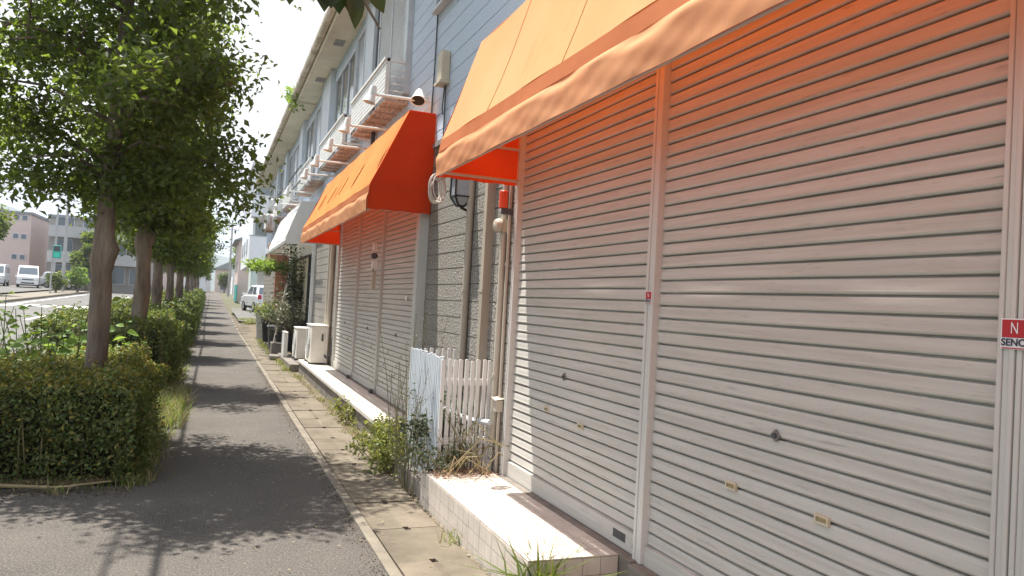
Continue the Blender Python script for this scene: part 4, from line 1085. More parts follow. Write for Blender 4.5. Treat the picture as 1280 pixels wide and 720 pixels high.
hedge('nearest clipped hedge block with yellowish tips around the first tree', -2.3, -.47, 6.42, 8.55, .80, 50000, .033, tip=.55, rough=.085)
hedge('second hedge block, darker and taller, around the thick reddish trunk', -2.2, -.50, 11.6, 14.6, 1.0, 22000, .045, tip=.15, rough=.09)
hedge('third hedge block around the third street tree', -2.2, -.52, 16.4, 20.2, 1.02, 15000, .055, tip=.12, rough=.09)
for i, (a, b) in enumerate(((21.2, 27.5), (28.2, 36), (36.8, 46), (47, 60))):
    hedge(['fourth hedge block from the camera, past the third street tree', 'fifth hedge block from the camera', 'long hedge far down the pavement', 'farthest hedge where the pavement narrows away'][i], -2.2, -.5, a, b, 1.05, 11000, .08, tip=.12, rough=.1)

# broad leaved shrub growing up behind the front hedge
def broad_shrub(label, cx, cy_, zbase, stems, hmin, hmax, leaf, m, sm, name='leafy_shrub', cat='shrub', spread=.5, seed=5, per=9):
    rng = np.random.default_rng(seed); rr = random.Random(seed)
    t = thing(name, label, cat, (cx, cy_, zbase)); w = MB(); L = MB()
    for s_ in range(stems):
        a = rr.uniform(0, 6.28); r_ = spread * math.sqrt(rr.random()) ; x = cx + r_ * math.cos(a) * 1.2; y = cy_ + r_ * math.sin(a)
        h = rr.uniform(hmin, hmax); tx, ty = rr.uniform(-.25, .25), rr.uniform(-.25, .25)
        p0 = Vector((x, y, zbase)); p1 = Vector((x + tx * .4, y + ty * .4, zbase + h * .6)); p2 = Vector((x + tx, y + ty, zbase + h))
        w.tube([p0, p1, p2], [.008, .006, .003], 5)
        for k in range(per):
            f = .35 + .65 * (k + 1) / per; q = p0.lerp(p1, f / .6) if f < .6 else p1.lerp(p2, (f - .6) / .4)
            b = k * 2.4 + rr.uniform(-.5, .5); ax = Vector((math.cos(b), math.sin(b), rr.uniform(-.15, .5)))
            sz = leaf * rr.uniform(.6, 1.2) * (1 if f < .9 else .6)
            big_leaf(L, q + ax * .02, ax, (rr.uniform(-.9, .9), rr.uniform(-1.2, .3), .8), sz, sz * .62)
    w.build('stems', M[sm], t, smooth=True); L.build('leaves', M[m], t, smooth=True)
    return t
broad_shrub('bright green broad leaved shrub behind the front hedge beside the road', -1.75, 8.0, .05, 34, .9, 1.32, .125, 'leaf_bright', 'stem_green', spread=.66, seed=4, per=9)
broad_shrub('bright broad leaved shoots between the first trunk and the second hedge', -1.15, 9.3, .05, 20, .6, 1.05, .15, 'leaf_bright', 'stem_green', spread=.45, seed=9, per=11)

# grasses and weeds
def grass_patch(name, label, x0, x1, y0, y1, n, h, w, mats=('grass', 'dry_grass'), dry=.25, cat='grass', kind=None, seed=1, group=None, z=0.0, clump=0):
    rng = np.random.default_rng(seed)
    P = np.empty((n, 3)); 
    if clump:
        cs = np.stack([rng.uniform(x0, x1, clump), rng.uniform(y0, y1, clump)], 1); ci = rng.integers(0, clump, n)
        P[:, :2] = cs[ci] + rng.normal(size=(n, 2)) * .05
    else:
        P[:, 0] = rng.uniform(x0, x1, n); P[:, 1] = rng.uniform(y0, y1, n)
    P[:, 2] = z + np.array([g(v) for v in P[:, 1]])
    D = rng.normal(size=(n, 3)) * .38; D[:, 2] = 1; D /= np.linalg.norm(D, axis=1)[:, None]
    dm = rng.random(n) < dry
    sets = []
    for i, msk in enumerate((~dm, dm)):
        V, F = blade_arrays(P[msk], D[msk], h * np.ones(msk.sum()), w, rng); sets.append((V, F, i))
    org = ((x0 + x1) / 2, (y0 + y1) / 2, z)
    me = tri_mesh(name, sets, [M[m] for m in mats], org)
    return link(name, me, None, org, label, cat if kind is None else None, group, kind)
grass_patch('grass', None, -.58, -.32, 6.35, 8.6, 900, .13, .006, dry=.3, kind='stuff', seed=2, clump=60)
grass_patch('grass', None, -2.2, -.45, 6.15, 6.5, 420, .10, .006, dry=.35, kind='stuff', seed=3, clump=60)
grass_patch('grass', None, -.65, -.25, 8.6, 12.0, 1900, .24, .007, dry=.4, kind='stuff', seed=4, clump=70)
grass_patch('grass', None, -.6, -.38, 12.0, 40, 1500, .2, .012, dry=.25, kind='stuff', seed=5, clump=120)
grass_patch('grass', None, -2.2, -.6, 8.7, 11.4, 2600, .32, .010, dry=.15, kind='stuff', seed=51, clump=90)
grass_patch('grass', None, 1.48, 1.62, 8.0, 15.0, 500, .10, .006, dry=.4, kind='stuff', seed=6, clump=26)
grass_patch('grass', None, 1.40, 1.56, 15.0, 26, 1300, .15, .010, dry=.3, kind='stuff', seed=7, clump=50)
grass_patch('grass', None, 1.2, 4.2, 33.5, 37.2, 2600, .22, .018, dry=.35, kind='stuff', seed=8, clump=90, z=.06)
grass_patch('grass_tuft', 'bright green grass tuft growing at the near end of the tiled step', 1.52, 1.60, 3.36, 3.44, 110, .44, .015, dry=.08, seed=9, clump=3)
grass_patch('grass_tuft', 'tiny grass sprout at the foot of the tiled step', 1.50, 1.53, 4.55, 4.62, 26, .13, .008, dry=.3, seed=10, clump=2)
def weed(label, c, s, n, leaf, m, stems, h, name='weed', seed=1, wm='stem'):
    rng = np.random.default_rng(seed); w = MB(); tips = []
    t = thing(name, label, 'weed', c)
    for _ in range(stems):
        x, y = c[0] + rng.normal() * s[0], c[1] + rng.normal() * s[1]; hh = h * rng.uniform(.5, 1.1)
        dx, dy = rng.normal() * .12, rng.normal() * .12
        pts = [Vector((x, y, c[2])), Vector((x + dx * .4, y + dy * .4, c[2] + hh * .55)), Vector((x + dx, y + dy, c[2] + hh))]
        w.tube(pts, [.0045, .003, .0015], 4)
        for f in (.3, .5, .7, .85, 1): tips.append(pts[0].lerp(pts[2], f))
        for j in range(3):
            q = pts[0].lerp(pts[2], rng.uniform(.35, .95)); e = q + Vector((rng.normal() * .07, rng.normal() * .07, rng.uniform(.02, .14)))
            w.tube([q, e], [.002, .001], 3); tips += [e, e, q.lerp(e, .5)]
    T = np.array([list(p) for p in tips]); P = T[rng.integers(0, len(T), n)] + rng.normal(size=(n, 3)) * np.array([.022, .022, .02])
    V, F = leaf_arrays(P, leaf, up=.5, droop=.1, rng=rng)
    w.build('stems', M[wm], t); me = tri_mesh('leaves', [(V, F, 0)], [M[m]], c); link('leaves', me, t)
    return t
weed('leafy yellow green weed bush between the slab step and the picket screen', (1.60, 6.98, .0), (.08, .20, 0), 1700, .042, 'leaf_weed', 28, .40, seed=3)
weed('low pale green weeds at the foot of the picket screen', (1.55, 6.5, .0), (.07, .14, 0), 900, .040, 'leaf_weed', 18, .22, seed=31)
weed('small green weed against the edge of the slab step', (1.61, 9.2, .0), (.03, .13, 0), 420, .04, 'leaf_weed', 12, .20, seed=4)
weed('tall wispy dry weed in front of the picket screen', (1.56, 6.02, .0), (.05, .26, 0), 620, .020, 'leaf_grey', 30, .92, seed=5)
weed('spindly flowering weed rising between the picket screen and the grey wall', (1.80, 6.85, .1), (.12, .2, 0), 330, .020, 'leaf_grey', 16, 1.25, seed=6)
weed('tangled green weed growing out of the near side of the picket screen', (1.86, 5.46, .24), (.06, .03, 0), 110, .026, 'leaf_dark', 12, .5, seed=7)
weed('dark vine filling the inside of the picket screen', (1.86, 5.98, .1), (.05, .16, 0), 1300, .055, 'leaf_dark', 26, .62, seed=72)
weed('dark green weeds at the foot of the near picket side', (1.70, 5.42, .2), (.10, .06, 0), 420, .03, 'leaf_dark', 18, .22, seed=71)
# dead stalks and litter on the tiled step
rng = np.random.default_rng(77); mb = MB()
for _ in range(14):
    x, y = rng.uniform(1.62, 2.03), rng.uniform(5.22, 5.46); a = rng.uniform(0, 6.28); L = rng.uniform(.12, .36)
    mb.tube([(x, y, .252), (x + math.cos(a) * L * .4, y + math.sin(a) * L * .25, .28 + rng.uniform(0, .16)), (x + math.cos(a) * L, y + math.sin(a) * L * .5, .27 + rng.uniform(0, .26))], [.006, .005, .002], 5)
for _ in range(2):
    x = rng.uniform(1.7, 2.0); mb.tube([(x, 5.45, .25), (x + rng.normal() * .1, 5.40, .45), (x + rng.normal() * .2, 5.32, .56 + rng.uniform(-.1, .1)), (x + rng.normal() * .25, 5.22, .45)], [.008, .006, .005, .003], 5)
mb.build('dead_stalks', M['dry_grass'], origin=(1.85, 5.35, .25), label='heap of dead yellow stalks lying on the far end of the tiled step', cat='dead plant')
P = np.empty((520, 3)); P[:, 0] = rng.uniform(1.56, 2.03, 520); P[:, 1] = 5.5 - np.abs(rng.normal(size=520)) * .16; P[:, 2] = .251 + rng.random(520) * .008
P = P[(P[:, 1] > 3.6)]
V, F = leaf_arrays(P, .022, up=.9, droop=0, rng=rng, fold=.05)
me = tri_mesh('leaf_litter', [(V, F, 0)], [M['terracotta']], (1.8, 5.3, .25)); link('leaf_litter', me, None, (1.8, 5.3, .25), kind='stuff')
# litter along the gutter edge and asphalt edge
P = np.empty((1500, 3)); P[:, 1] = rng.uniform(3.2, 20, 1500); P[:, 0] = np.where(rng.random(1500) < .55, 1.50 + np.abs(rng.normal(size=1500)) * .02, .5 + rng.normal(size=1500) * .6); P[:, 2] = .018
P = P[(P[:, 0] < 1.56) & (P[:, 0] > -.4)]
V, F = leaf_arrays(P, .018, up=.9, droop=0, rng=rng, fold=.08)
me = tri_mesh('leaf_litter', [(V, F, 0)], [M['dry_grass']], (1, 8, 0)); link('leaf_litter', me, None, (1, 8, 0), kind='stuff')

P = np.empty((2600, 3)); P[:, 1] = rng.uniform(3.4, 16, 2600)
P[:, 0] = np.where(rng.random(2600) < .5, .985 - np.abs(rng.normal(size=2600)) * .05, 1.545 + rng.normal(size=2600) * .03); P[:, 2] = .004
P = np.concatenate([P, np.stack([rng.uniform(-2.2, -.45, 1500), 6.28 - np.abs(rng.normal(size=1500)) * .12, np.full(1500, .004)], 1)])
V, F = leaf_arrays(P, .011, up=.6, droop=0, rng=rng, fold=.5, aspect=1.0)
link('gravel', tri_mesh('gravel', [(V, F, 0)], [M['dirt']], (1, 8, 0)), None, (1, 8, 0), kind='stuff')
mb = MB(); mb.tube([(-1.75, 6.22, .02), (-1.3, 6.27, .05), (-.95, 6.24, .03), (-.6, 6.30, .05)], [.012, .014, .012, .006], 6); mb.tube([(-.95, 6.24, .03), (-.8, 6.15, .06)], [.007, .003], 5)
mb.build('fallen_branch', M['dry_grass'], origin=(-1.2, 6.25, .02), label='thin pale fallen branch lying along the foot of the front hedge', cat='branch', smooth=True)

# ------------------------------------------------------------------ pots and plants of shop 3
def pot(name, label, x, y, r, h, m, z=.14, plant=None):
    t = thing(name, label, 'plant pot', (x, y, z))
    mb = MB(); mb.lathe((x, y, z), [(r * .78, 0), (r * .95, h * .85), (r * 1.04, h * .86), (r * 1.04, h), (r * .9, h), (r * .88, h * .93)], 22); mb.build('pot', M[m], t, smooth=True)
    mb = MB(); mb.lathe((x, y, z), [(r * .87, h * .925), (r * .5, h * .95), (.01, h * .955)], 22); mb.build('soil', M['soil'], t)
    return t
def pot_plant(t, c, s, n, leaf, m, stems, h, seed):
    rng = np.random.default_rng(seed); w = MB(); tips = []
    for _ in range(stems):
        e = Vector((c[0] + rng.normal() * s[0], c[1] + rng.normal() * s[1], c[2] + h * rng.uniform(.5, 1.1)))
        w.tube([Vector(c), Vector(c).lerp(e, .5) + Vector((0, 0, h * .12)), e], [.008, .006, .003], 4)
        for f in (.4, .6, .8, 1): tips.append(Vector(c).lerp(e, f))
    T = np.array([list(p) for p in tips]); P = T[rng.integers(0, len(T), n)] + rng.normal(size=(n, 3)) * (.06 + .05 * h)
    V, F = leaf_arrays(P, leaf, up=.5, droop=.2, rng=rng)
    w.build('stems', M['stem'], t); me = tri_mesh('foliage', [(V, F, 0)], [M[m]], WLOC[t.name]); link('foliage', me, t)
p1 = pot('plant_pot', 'tall black round pot with pale flowering plant', 1.62, 22.2, .27, .62, 'black', .14); pot_plant(p1, (1.62, 22.2, .74), (.16, .16), 420, .09, 'leaf_bright', 14, .32, 1)
p2 = pot('plant_pot', 'pale stone pot behind the tall black pot', 1.5, 23.6, .24, .75, 'grey_pot', .14); pot_plant(p2, (1.5, 23.6, .88), (.14, .14), 260, .08, 'leaf_weed', 10, .25, 2)
p3 = pot('plant_pot', 'black pot with a spreading silvery shrub in front of the shop door', 1.72, 18.6, .26, .36, 'black', .16); pot_plant(p3, (1.72, 18.6, .5), (.26, .45), 1300, .07, 'leaf_grey', 30, .85, 3)
p4 = pot('plant_pot', 'dark pot with a tall dark climbing shrub against the shop front', 1.9, 19.6, .24, .40, 'black', .16); pot_plant(p4, (1.9, 19.6, .55), (.14, .3), 1500, .08, 'leaf_dark', 26, 1.9, 4)
t = thing('waste_bin', 'open blue grey plastic bin beside the concrete block step', 'bin', (1.5, 19.4, .14))
mb = MB()
def ring(r, z): return [(1.52 + r * sx, 19.5 + r * 1.1 * sy, z) for sx, sy in ((-1, -1), (1, -1), (1, 1), (-1, 1))]
v_ = ring(.13, .14) + ring(.17, .68) + ring(.15, .68) + ring(.115, .17)
mb.add(v_, [(3, 2, 1, 0), (0, 1, 5, 4), (1, 2, 6, 5), (2, 3, 7, 6), (3, 0, 4, 7), (8, 9, 13, 12), (9, 10, 14, 13), (10, 11, 15, 14), (11, 8, 12, 15), (12, 13, 14, 15)])
mb.build('body', M['grey_dark'], t)
mb = MB()
for i in range(4): a, b = ring(.165, .69)[i], ring(.165, .69)[(i + 1) % 4]; mb.bar(a, b, .04, .03)
mb.build('rim', M['frame_grey'], t)
mb = MB(); mb.tube([(1.45, 18.9, .2), (1.7, 19.1, 1.75)], [.035, .03], 8)
mb.build('wood_post', M['pipe'], origin=(1.45, 18.9, .2), label='weathered wooden post leaning among the shop plants', cat='post', smooth=True)
mb = MB(); mb.tube([(1.42, 24.6, .1), (1.85, 23.8, 1.5)], [.035, .03], 8)
mb.build('wood_post', M['grey_pot'], origin=(1.42, 24.6, .1), label='pale pole leaning against the red brown pier', cat='post', smooth=True)
t = thing('hanging_plant', 'bright green plant hanging in a basket below the white awning', 'hanging plant', (1.35, 21.6, 2.1))
mb = MB(); mb.lathe((1.35, 21.6, 1.95), [(.10, 0), (.17, .18), (.18, .2)], 16); mb.build('basket', M['white_metal'], t, smooth=True)
mb = MB(); mb.tube([(1.22, 21.6, 2.14), (1.43, 21.6, 2.62), (1.48, 21.6, 2.14)], .006, 5); mb.build('hanger', M['grey_dark'], t)
pot_plant(t, (1.35, 21.6, 2.15), (.33, .45), 1500, .09, 'leaf_bright', 26, .12, 8)

# ------------------------------------------------------------------ vehicles
def vehicle(name, label, cat, loc, rotz, L, W, prof, roof, glass_side, m, rear_face=True, boxy=0.0):
    """prof: outline of the body side (y, z), +y is the front. roof: list of (y, z) of the cabin"""
    t = thing(name, label, cat, loc, rotz=rotz)
    WLOC[t.name] = Vector((0, 0, 0))
    mb = MB(); hw = W / 2
    n = len(prof)
    ring_w = [hw * (.93 if z < .35 else 1.0 if z < .75 else .985) for y, z in prof]
    vs = [(-w, y, z) for (y, z), w in zip(prof, ring_w)] + [(w, y, z) for (y, z), w in zip(prof, ring_w)]
    fs = [tuple(range(n)), tuple(range(2 * n - 1, n - 1, -1))] + [(i, n + i, n + (i + 1) % n, (i + 1) % n) for i in range(n)]
    mb.add(vs, fs)
    body = mb.build('body', M[m], t, bevel=.05, smooth=True)
    # cabin: tapers inward to the roof
    mb = MB(); k = len(roof)
    zt = max(z for y, z in roof); zb = min(z for y, z in roof)
    tw = lambda z: hw * (.97 - (.16 - .10 * boxy) * (z - zb) / (zt - zb))
    vs = [(-tw(z), y, z) for y, z in roof] + [(tw(z), y, z) for y, z in roof]
    mb.add(vs, [tuple(range(k)), tuple(range(2 * k - 1, k - 1, -1))] + [(i, k + i, k + (i + 1) % k, (i + 1) % k) for i in range(k)])
    mb.build('cabin', M[m], t, bevel=.04, smooth=True)
    # side windows
    for s in (-1, 1):
        for quad in glass_side:
            mb = MB(); mb.add([(s * (tw(z) + .004), y, z) for y, z in quad] + [(s * (tw(z) - .02), y, z) for y, z in quad], [(0, 1, 2, 3), (7, 6, 5, 4), (0, 4, 5, 1), (1, 5, 6, 2), (2, 6, 7, 3), (3, 7, 4, 0)])
            mb.build('side_window', M['glass'], t)
    # rear and front windows follow the first and last slopes of the cabin outline
    def slope_glass(a, b, nm, push):
        mb = MB(); q = []
        for f, w in ((.14, .90), (.88, .88)):
            y = a[0] + (b[0] - a[0]) * f; z = a[1] + (b[1] - a[1]) * f
            q += [(-tw(z) * w, y + push, z), (tw(z) * w, y + push, z)]
        v = [q[0], q[1], q[3], q[2]]; v2 = [(x, y - push * 3, z) for x, y, z in v]
        mb.add(v + v2, [(0, 1, 2, 3), (7, 6, 5, 4), (0, 4, 5, 1), (1, 5, 6, 2), (2, 6, 7, 3), (3, 7, 4, 0)]); mb.build(nm, M['glass'], t)
    slope_glass(roof[0], roof[1], 'rear_window', -.006); slope_glass(roof[-1], roof[-2], 'windscreen', .006)
    yr = min(y for y, z in prof); yf = max(y for y, z in prof)
    for s in (-1, 1):
        mb = MB(); mb.box(s * hw * .80 - .1, s * hw * .80 + .1, yr - .012, yr + .06, .72, .98); mb.build('tail_light', M['tail'], t, bevel=.012)
        mb = MB(); mb.box(s * hw * .74 - .14, s * hw * .74 + .14, yf - .06, yf + .012, .62, .78); mb.build('headlight', M['lens'], t, bevel=.012)
    mb = MB(); mb.box(-hw * .97, hw * .97, yr - .05, yr + .1, .30, .52); mb.build('rear_bumper', M[m], t, bevel=.04)
    mb = MB(); mb.box(-hw * .97, hw * .97, yf - .1, yf + .05, .28, .50); mb.box(-hw * .6, hw * .6, yf + .045, yf + .056, .34, .46, 1); mb.build('front_bumper', [M[m], M['black']], t, bevel=.03)
    mb = MB(); mb.box(-.5 * hw, .5 * hw, yf - .03, yf + .015, .66, .74); mb.build('grille', M['black'], t)
    mb = MB(); mb.box(-.165, .165, yr - .062, yr - .05, .36, .50); mb.build('number_plate', M['white_sticker'], t)
    for y in (yr + L * .20, yf - L * .19):
        for s in (-1, 1):
            mb = MB(); mb.lathe((0, 0, 0), [(.2, -.085), (.28, -.08), (.295, -.05), (.295, .05), (.28, .08), (.2, .085)], 22); mb.lathe((0, 0, 0), [(.19, -.09), (.19, .09)], 16, 1)
            mb.xform(Matrix.Translation((s * (hw - .08), y, .295)) @ Matrix.Rotation(rad(90), 4, 'Y')); mb.build('wheel', [M['tyre'], M['hub']], t, smooth=True)
    mb = MB(); mb.box(-hw * .9, hw * .9, yr + .2, yf - .2, .2, .3); mb.build('underbody', M['dark'], t)
    for s in (-1, 1):
        mb = MB(); mb.box(s * (hw + .09) - .07, s * (hw + .09) + .07, yf - L * .31, yf - L * .28, .92, 1.05); mb.build('door_mirror', M[m], t, bevel=.02)
    return t
hatch_p = [(-1.68, .32), (1.64, .30), (1.70, .55), (1.62, .82), (.95, .93), (-1.62, .95), (-1.70, .7)]
hatch_r = [(-1.64, .94), (-1.36, 1.47), (-1.05, 1.52), (.0, 1.51), (.85, .92)]
hatch_g = [[(-1.28, 1.0), (-.62, 1.0), (-.58, 1.42), (-1.12, 1.42)], [(-.54, 1.0), (.52, .99), (.02, 1.43), (-.50, 1.43)]]
vehicle('parked_car', 'white hatchback parked on the drive below the white balconied building', 'car', (2.75, 46.6, .13 + g(46.6)), rad(13), 3.4, 1.48, hatch_p, hatch_r, hatch_g, 'car_white')
van_p = [(-2.0, .35), (2.0, .32), (2.1, .55), (2.06, .95), (1.9, 1.05), (-2.0, 1.05), (-2.04, .7)]
van_r = [(-2.02, 1.04), (-1.95, 1.9), (-1.7, 1.98), (1.0, 1.97), (1.35, 1.88), (1.95, 1.04)]
van_g = [[(-1.8, 1.15), (-.4, 1.15), (-.4, 1.72), (-1.78, 1.72)], [(-.3, 1.15), (.55, 1.15), (.55, 1.72), (-.3, 1.72)], [(.66, 1.15), (1.6, 1.15), (1.2, 1.72), (.66, 1.72)]]
vehicle('parked_van', 'white van facing the road in front of the pink apartment block', 'van', (-15.6, 81, .10 + g(81)), rad(190), 4.2, 1.7, van_p, van_r, van_g, 'car_white', boxy=.7)
vehicle('parked_van', 'silver van half hidden by the dark tree at the left', 'van', (-18.3, 82, .10 + g(82)), rad(186), 4.2, 1.7, van_p, van_r, van_g, 'car_silver', boxy=.7)
vehicle('parked_car', 'pale hatchback parked beyond the white van', 'car', (-13.2, 83, .10 + g(83)), rad(250), 3.4, 1.5, hatch_p, hatch_r, hatch_g, 'car_white')

# ------------------------------------------------------------------ buildings beyond
def block(name, label, x0, x1, y0, y1, zb, zt, m, windows, roof='flat', wm='glass', rm='roof_grey', extra=None):
    t = thing(name, label, 'building', ((x0 + x1) / 2, (y0 + y1) / 2, zb))
    mb = MB(); mb.box(x0, x1, y0, y1, zb - .5, zt); mb.build('wall', M[m], t)
    if roof == 'flat':
        mb = MB(); mb.box(x0 - .15, x1 + .15, y0 - .15, y1 + .15, zt + .002, zt + .25); mb.build('roof', M[rm], t)
    else:
        mb = MB(); xm = (x0 + x1) / 2; h = roof
        mb.prism([(x0 - .5, zt + .004), (xm, zt + h), (x1 + .5, zt + .004), (x1 + .5, zt + .15), (xm, zt + h + .15), (x0 - .5, zt + .15)][::-1] if False else [(x0 - .5, zt + .004), (x1 + .5, zt + .004), (xm, zt + h)], y0 - .5, y1 + .5); mb.build('roof', M[rm], t)
    for (face, a0, a1, z0, z1) in windows:
        mb = MB(); pb = MB()
        if face == 'y':
            mb.box(a0 - .06, a1 + .06, y0 - .05, y0 - .001, z0 - .06, z1 + .06); w = mb.build('window', M['frame_grey'], t); pb.box(a0, a1, y0 - .06, y0 - .051, z0, z1); pb.build('pane', M[wm], w)
        else:
            xx = x0 if face == 'x' else x1; s = -1 if face == 'x' else 1
            mb.box(min(xx + s * .001, xx + s * .05), max(xx + s * .001, xx + s * .05), a0 - .06, a1 + .06, z0 - .06, z1 + .06); w = mb.build('window', M['frame_grey'], t)
            pb.box(min(xx + s * .051, xx + s * .06), max(xx + s * .051, xx + s * .06), a0, a1, z0, z1); pb.build('pane', M[wm], w)
    return t
# white balconied building (Y 51)
zb = g(52)
t = thing('balcony_building', 'white three storey building with balconies above an open ground floor', 'building', (6, 56, zb))
mb = MB(); mb.box(2.25, 12, 51.5, 70, 3.3, 9.6); mb.box(3.4, 12, 54.5, 70, zb - .3, 3.299); mb.build('wall', M['white_wall'], t)
mb = MB(); mb.box(2.4, 11.9, 51.47, 51.499, 3.4, 9.2); mb.build('recess_shade_sheet', M['recess_shade'], t)  # dark sheet over the white wall, painting the recess shade
mb = MB(); mb.box(2.0, 12.1, 51.2, 70.2, 9.6, 9.8); mb.build('roof', M['grey_wall'], t)
for i, (z0, z1) in enumerate(((6.35, 7.6), (3.25, 5.0))):
    mb = MB(); mb.box(2.05, 12, 50.2, 51.495, z0 - .12, z0); mb.box(2.05, 12, 50.2, 50.32, z0 + .001, z1); mb.box(2.05, 2.17, 50.321, 51.499, z0 + .001, z1); b = mb.build('balcony', M['white_wall'], t)
    mb = MB(); mb.box(2.0, 12, 50.17, 50.35, z1 + .002, z1 + .06); mb.build('handrail', M['grey_wall'], b)
mb = MB(); mb.box(2.05, 12, 50.2, 51.495, 9.3, 9.42); mb.build('canopy', M['white_wall'], t)
for (a, z0) in ((3.2, 6.5), (6, 6.5), (3.2, 3.5), (6, 3.5)):
    mb = MB(); mb.box(a, a + 1.7, 51.44, 51.469, z0, z0 + 2.0); w = mb.build('window', M['frame_grey'], t); pb = MB(); pb.box(a + .06, a + 1.64, 51.425, 51.439, z0 + .06, z0 + 1.94); pb.build('pane', M['glass'], w)
for y in (54, 58, 62, 66):
    for z0 in (4.2, 7.2):
        mb = MB(); mb.box(2.20, 2.249, y, y + 1.2, z0, z0 + 1.1); w = mb.build('window', M['frame_grey'], t); pb = MB(); pb.box(2.185, 2.199, y + .06, y + 1.14, z0 + .06, z0 + 1.04); pb.build('pane', M['glass_pale'], w)
for x in (2.3, 5.4, 8.6):
    mb = MB(); mb.box(x, x + .35, 50.4, 50.75, zb - .2, 3.12); mb.build('column', M['green_wall'], t)
mb = MB(); mb.box(2.3, 2.45, 51, 54.5, zb - .2, 3.29); mb.build('side_wall', M['green_wall'], t)
# the pink block and its neighbour
zb = g(90) + .1
wins = [('y', x, x + .42, z, z + .45) for x in (-21.6, -20.9, -18.9, -18.2) for z in (zb + 2.6, zb + 4.7, zb + 6.6)]
block('pink_apartment_block', 'pale pink apartment block with pairs of small square windows', -24, -17.4, 90, 104, zb, 8.1, 'pink_wall', wins)
zb2 = g(86) + .1
t2 = block('grey_apartment_block', 'grey apartment block with shaded balconies beside the pink block', -15.2, -6.0, 86.5, 100, zb2, 7.8, 'brown_wall',
      [('y', x, x + 1.5, z, z + 1.6) for x in (-14.6, -12.2, -9.8, -7.8) for z in (zb2 + .7, zb2 + 3.2, zb2 + 5.6)])
for z in (zb2 + 2.6, zb2 + 5.1):
    mb = MB(); mb.box(-15.0, -6.1, 85.2, 86.49, z - .1, z); mb.box(-15.0, -6.1, 85.2, 85.3, z + .001, z + 1.0); mb.build('balcony', M['grey_wall'], t2)
# small houses and walls at the end of the street
block('far_house', 'pale house with a pinkish wall beyond the white building', 2.3, 9, 78, 90, g(80), 6.4, 'pink_wall', [('x', 80, 81.2, 3.4, 4.4), ('x', 84, 85.2, 3.4, 4.4), ('y', 3, 4.2, 3.5, 4.6), ('y', 6, 7.2, 3.5, 4.6)], roof=1.8)
block('far_house', 'white house with grey roof at the end of the pavement', 2.9, 9.5, 121, 132, g(120), 6.0, 'white_wall', [('y', 3.4, 4.7, 3.8, 4.8), ('y', 6, 7.3, 3.8, 4.8), ('y', 3.5, 5.0, 1.6, 2.8)], roof=2.0)
block('far_house', 'low teal roofed shed at the far end of the street', -3.6, -.8, 112, 119, g(115), 4.2, 'white_wall', [('y', -3.0, -1.6, 1.8, 3.0)], roof=1.4, rm='teal')
block('far_house', 'cream house behind the street trees', -9, -4.5, 128, 138, g(120), 6.2, 'pink_wall', [('y', -8, -6.8, 3.8, 4.8), ('y', -6, -5, 3.8, 4.8)], roof=2.0)
mb = MB(); 
for k in range(12): mb.box(2.05, 2.12, 71 + k * .6, 71.55 + k * .6, g(72), g(72) + 1.5)
mb.build('garden_fence', M['teal'], origin=(2.1, 74, g(72)), label='teal panel fence along the far pavement', cat='fence')
block('distant_house', 'grey roofed house across the road at the left edge', -48, -36, 95, 110, g(95), 6.5, 'white_wall', [('y', -46, -44, 3.6, 4.8), ('y', -41, -39, 3.6, 4.8)], roof=2.4)

# utility poles, wires, signal
def pole(label, x, y, h, r=.14, cross=(), group='utility poles'):
    t = thing('utility_pole', label, 'utility pole', (x, y, g(y) - .1), group)
    mb = MB(); mb.tube([(x, y, g(y) - .1), (x, y, g(y) + h)], [r, r * .65], 14); mb.build('shaft', M['pole'], t, smooth=True)
    for z in cross:
        mb = MB(); mb.box(x - .8, x + .8, y - .04, y + .04, g(y) + z, g(y) + z + .08)
        for k in (-.7, -.3, .3, .7): mb.lathe((x + k, y, g(y) + z + .08), [(.03, 0), (.045, .06), (.02, .12)], 8)
        mb.build('crossarm', M['pole'], t)
    return t
pole('concrete utility pole standing in the row of street trees', -1.55, 26.2, 9.5, .13, (8.2, 9.0))
pole('concrete utility pole across the road in front of the grey block', -12.2, 77, 9.4, .16, (8.0, 8.8))
pole('slim grey pole beside the crossing signal', -13.1, 78, 7.6, .10)
pole('utility pole across the road behind the first street tree', -9.2, 92, 9.0, .14, (8.0,))
pole('utility pole at the far end beyond the street trees', 1.9, 96, 9, .14, (7.8, 8.5))
for i, (x, z, r, lb) in enumerate(((-1.42, 6.2, .022, 'thick overhead cable running along the pavement above the trees'), (-1.75, 6.6, .014, 'thinner overhead cable running beside the thick one'))):
    mb = MB()
    for a, b in ((-14, 26.2), (26.2, 60), (60, 96)):
        pts = [(x, a + (b - a) * k / 12, z + g(a + (b - a) * k / 12) - .35 * math.sin(math.pi * k / 12)) for k in range(13)]; mb.tube(pts, r, 6)
    mb.build('overhead_cable', M['wire'], origin=(x, 20, z), label=lb, cat='cable')
mb = MB()
for k, (z, x) in enumerate(((8.0, -12.9), (8.8, -11.6), (8.4, -12.2))):
    pts = [(x + (-9.2 - x) * u, 77 + 15 * u, z + g(77) - .3 * math.sin(math.pi * u)) for u in np.linspace(0, 1, 9)]; mb.tube(pts, .02, 5)
    pts = [(x - 4 * u * 4, 77 - 30 * u, z + g(77) - .5 * math.sin(math.pi * u) + .3 * u) for u in np.linspace(0, 1, 9)]; mb.tube(pts, .02, 5)
mb.build('overhead_wire', M['wire'], origin=(-12, 77, 8), label='bundle of thin power wires between the poles across the road', cat='wire')
t = thing('crossing_signal', 'teal pedestrian signal with a lit green lens on a pole across the road', 'traffic signal', (-11.6, 68, g(68)))
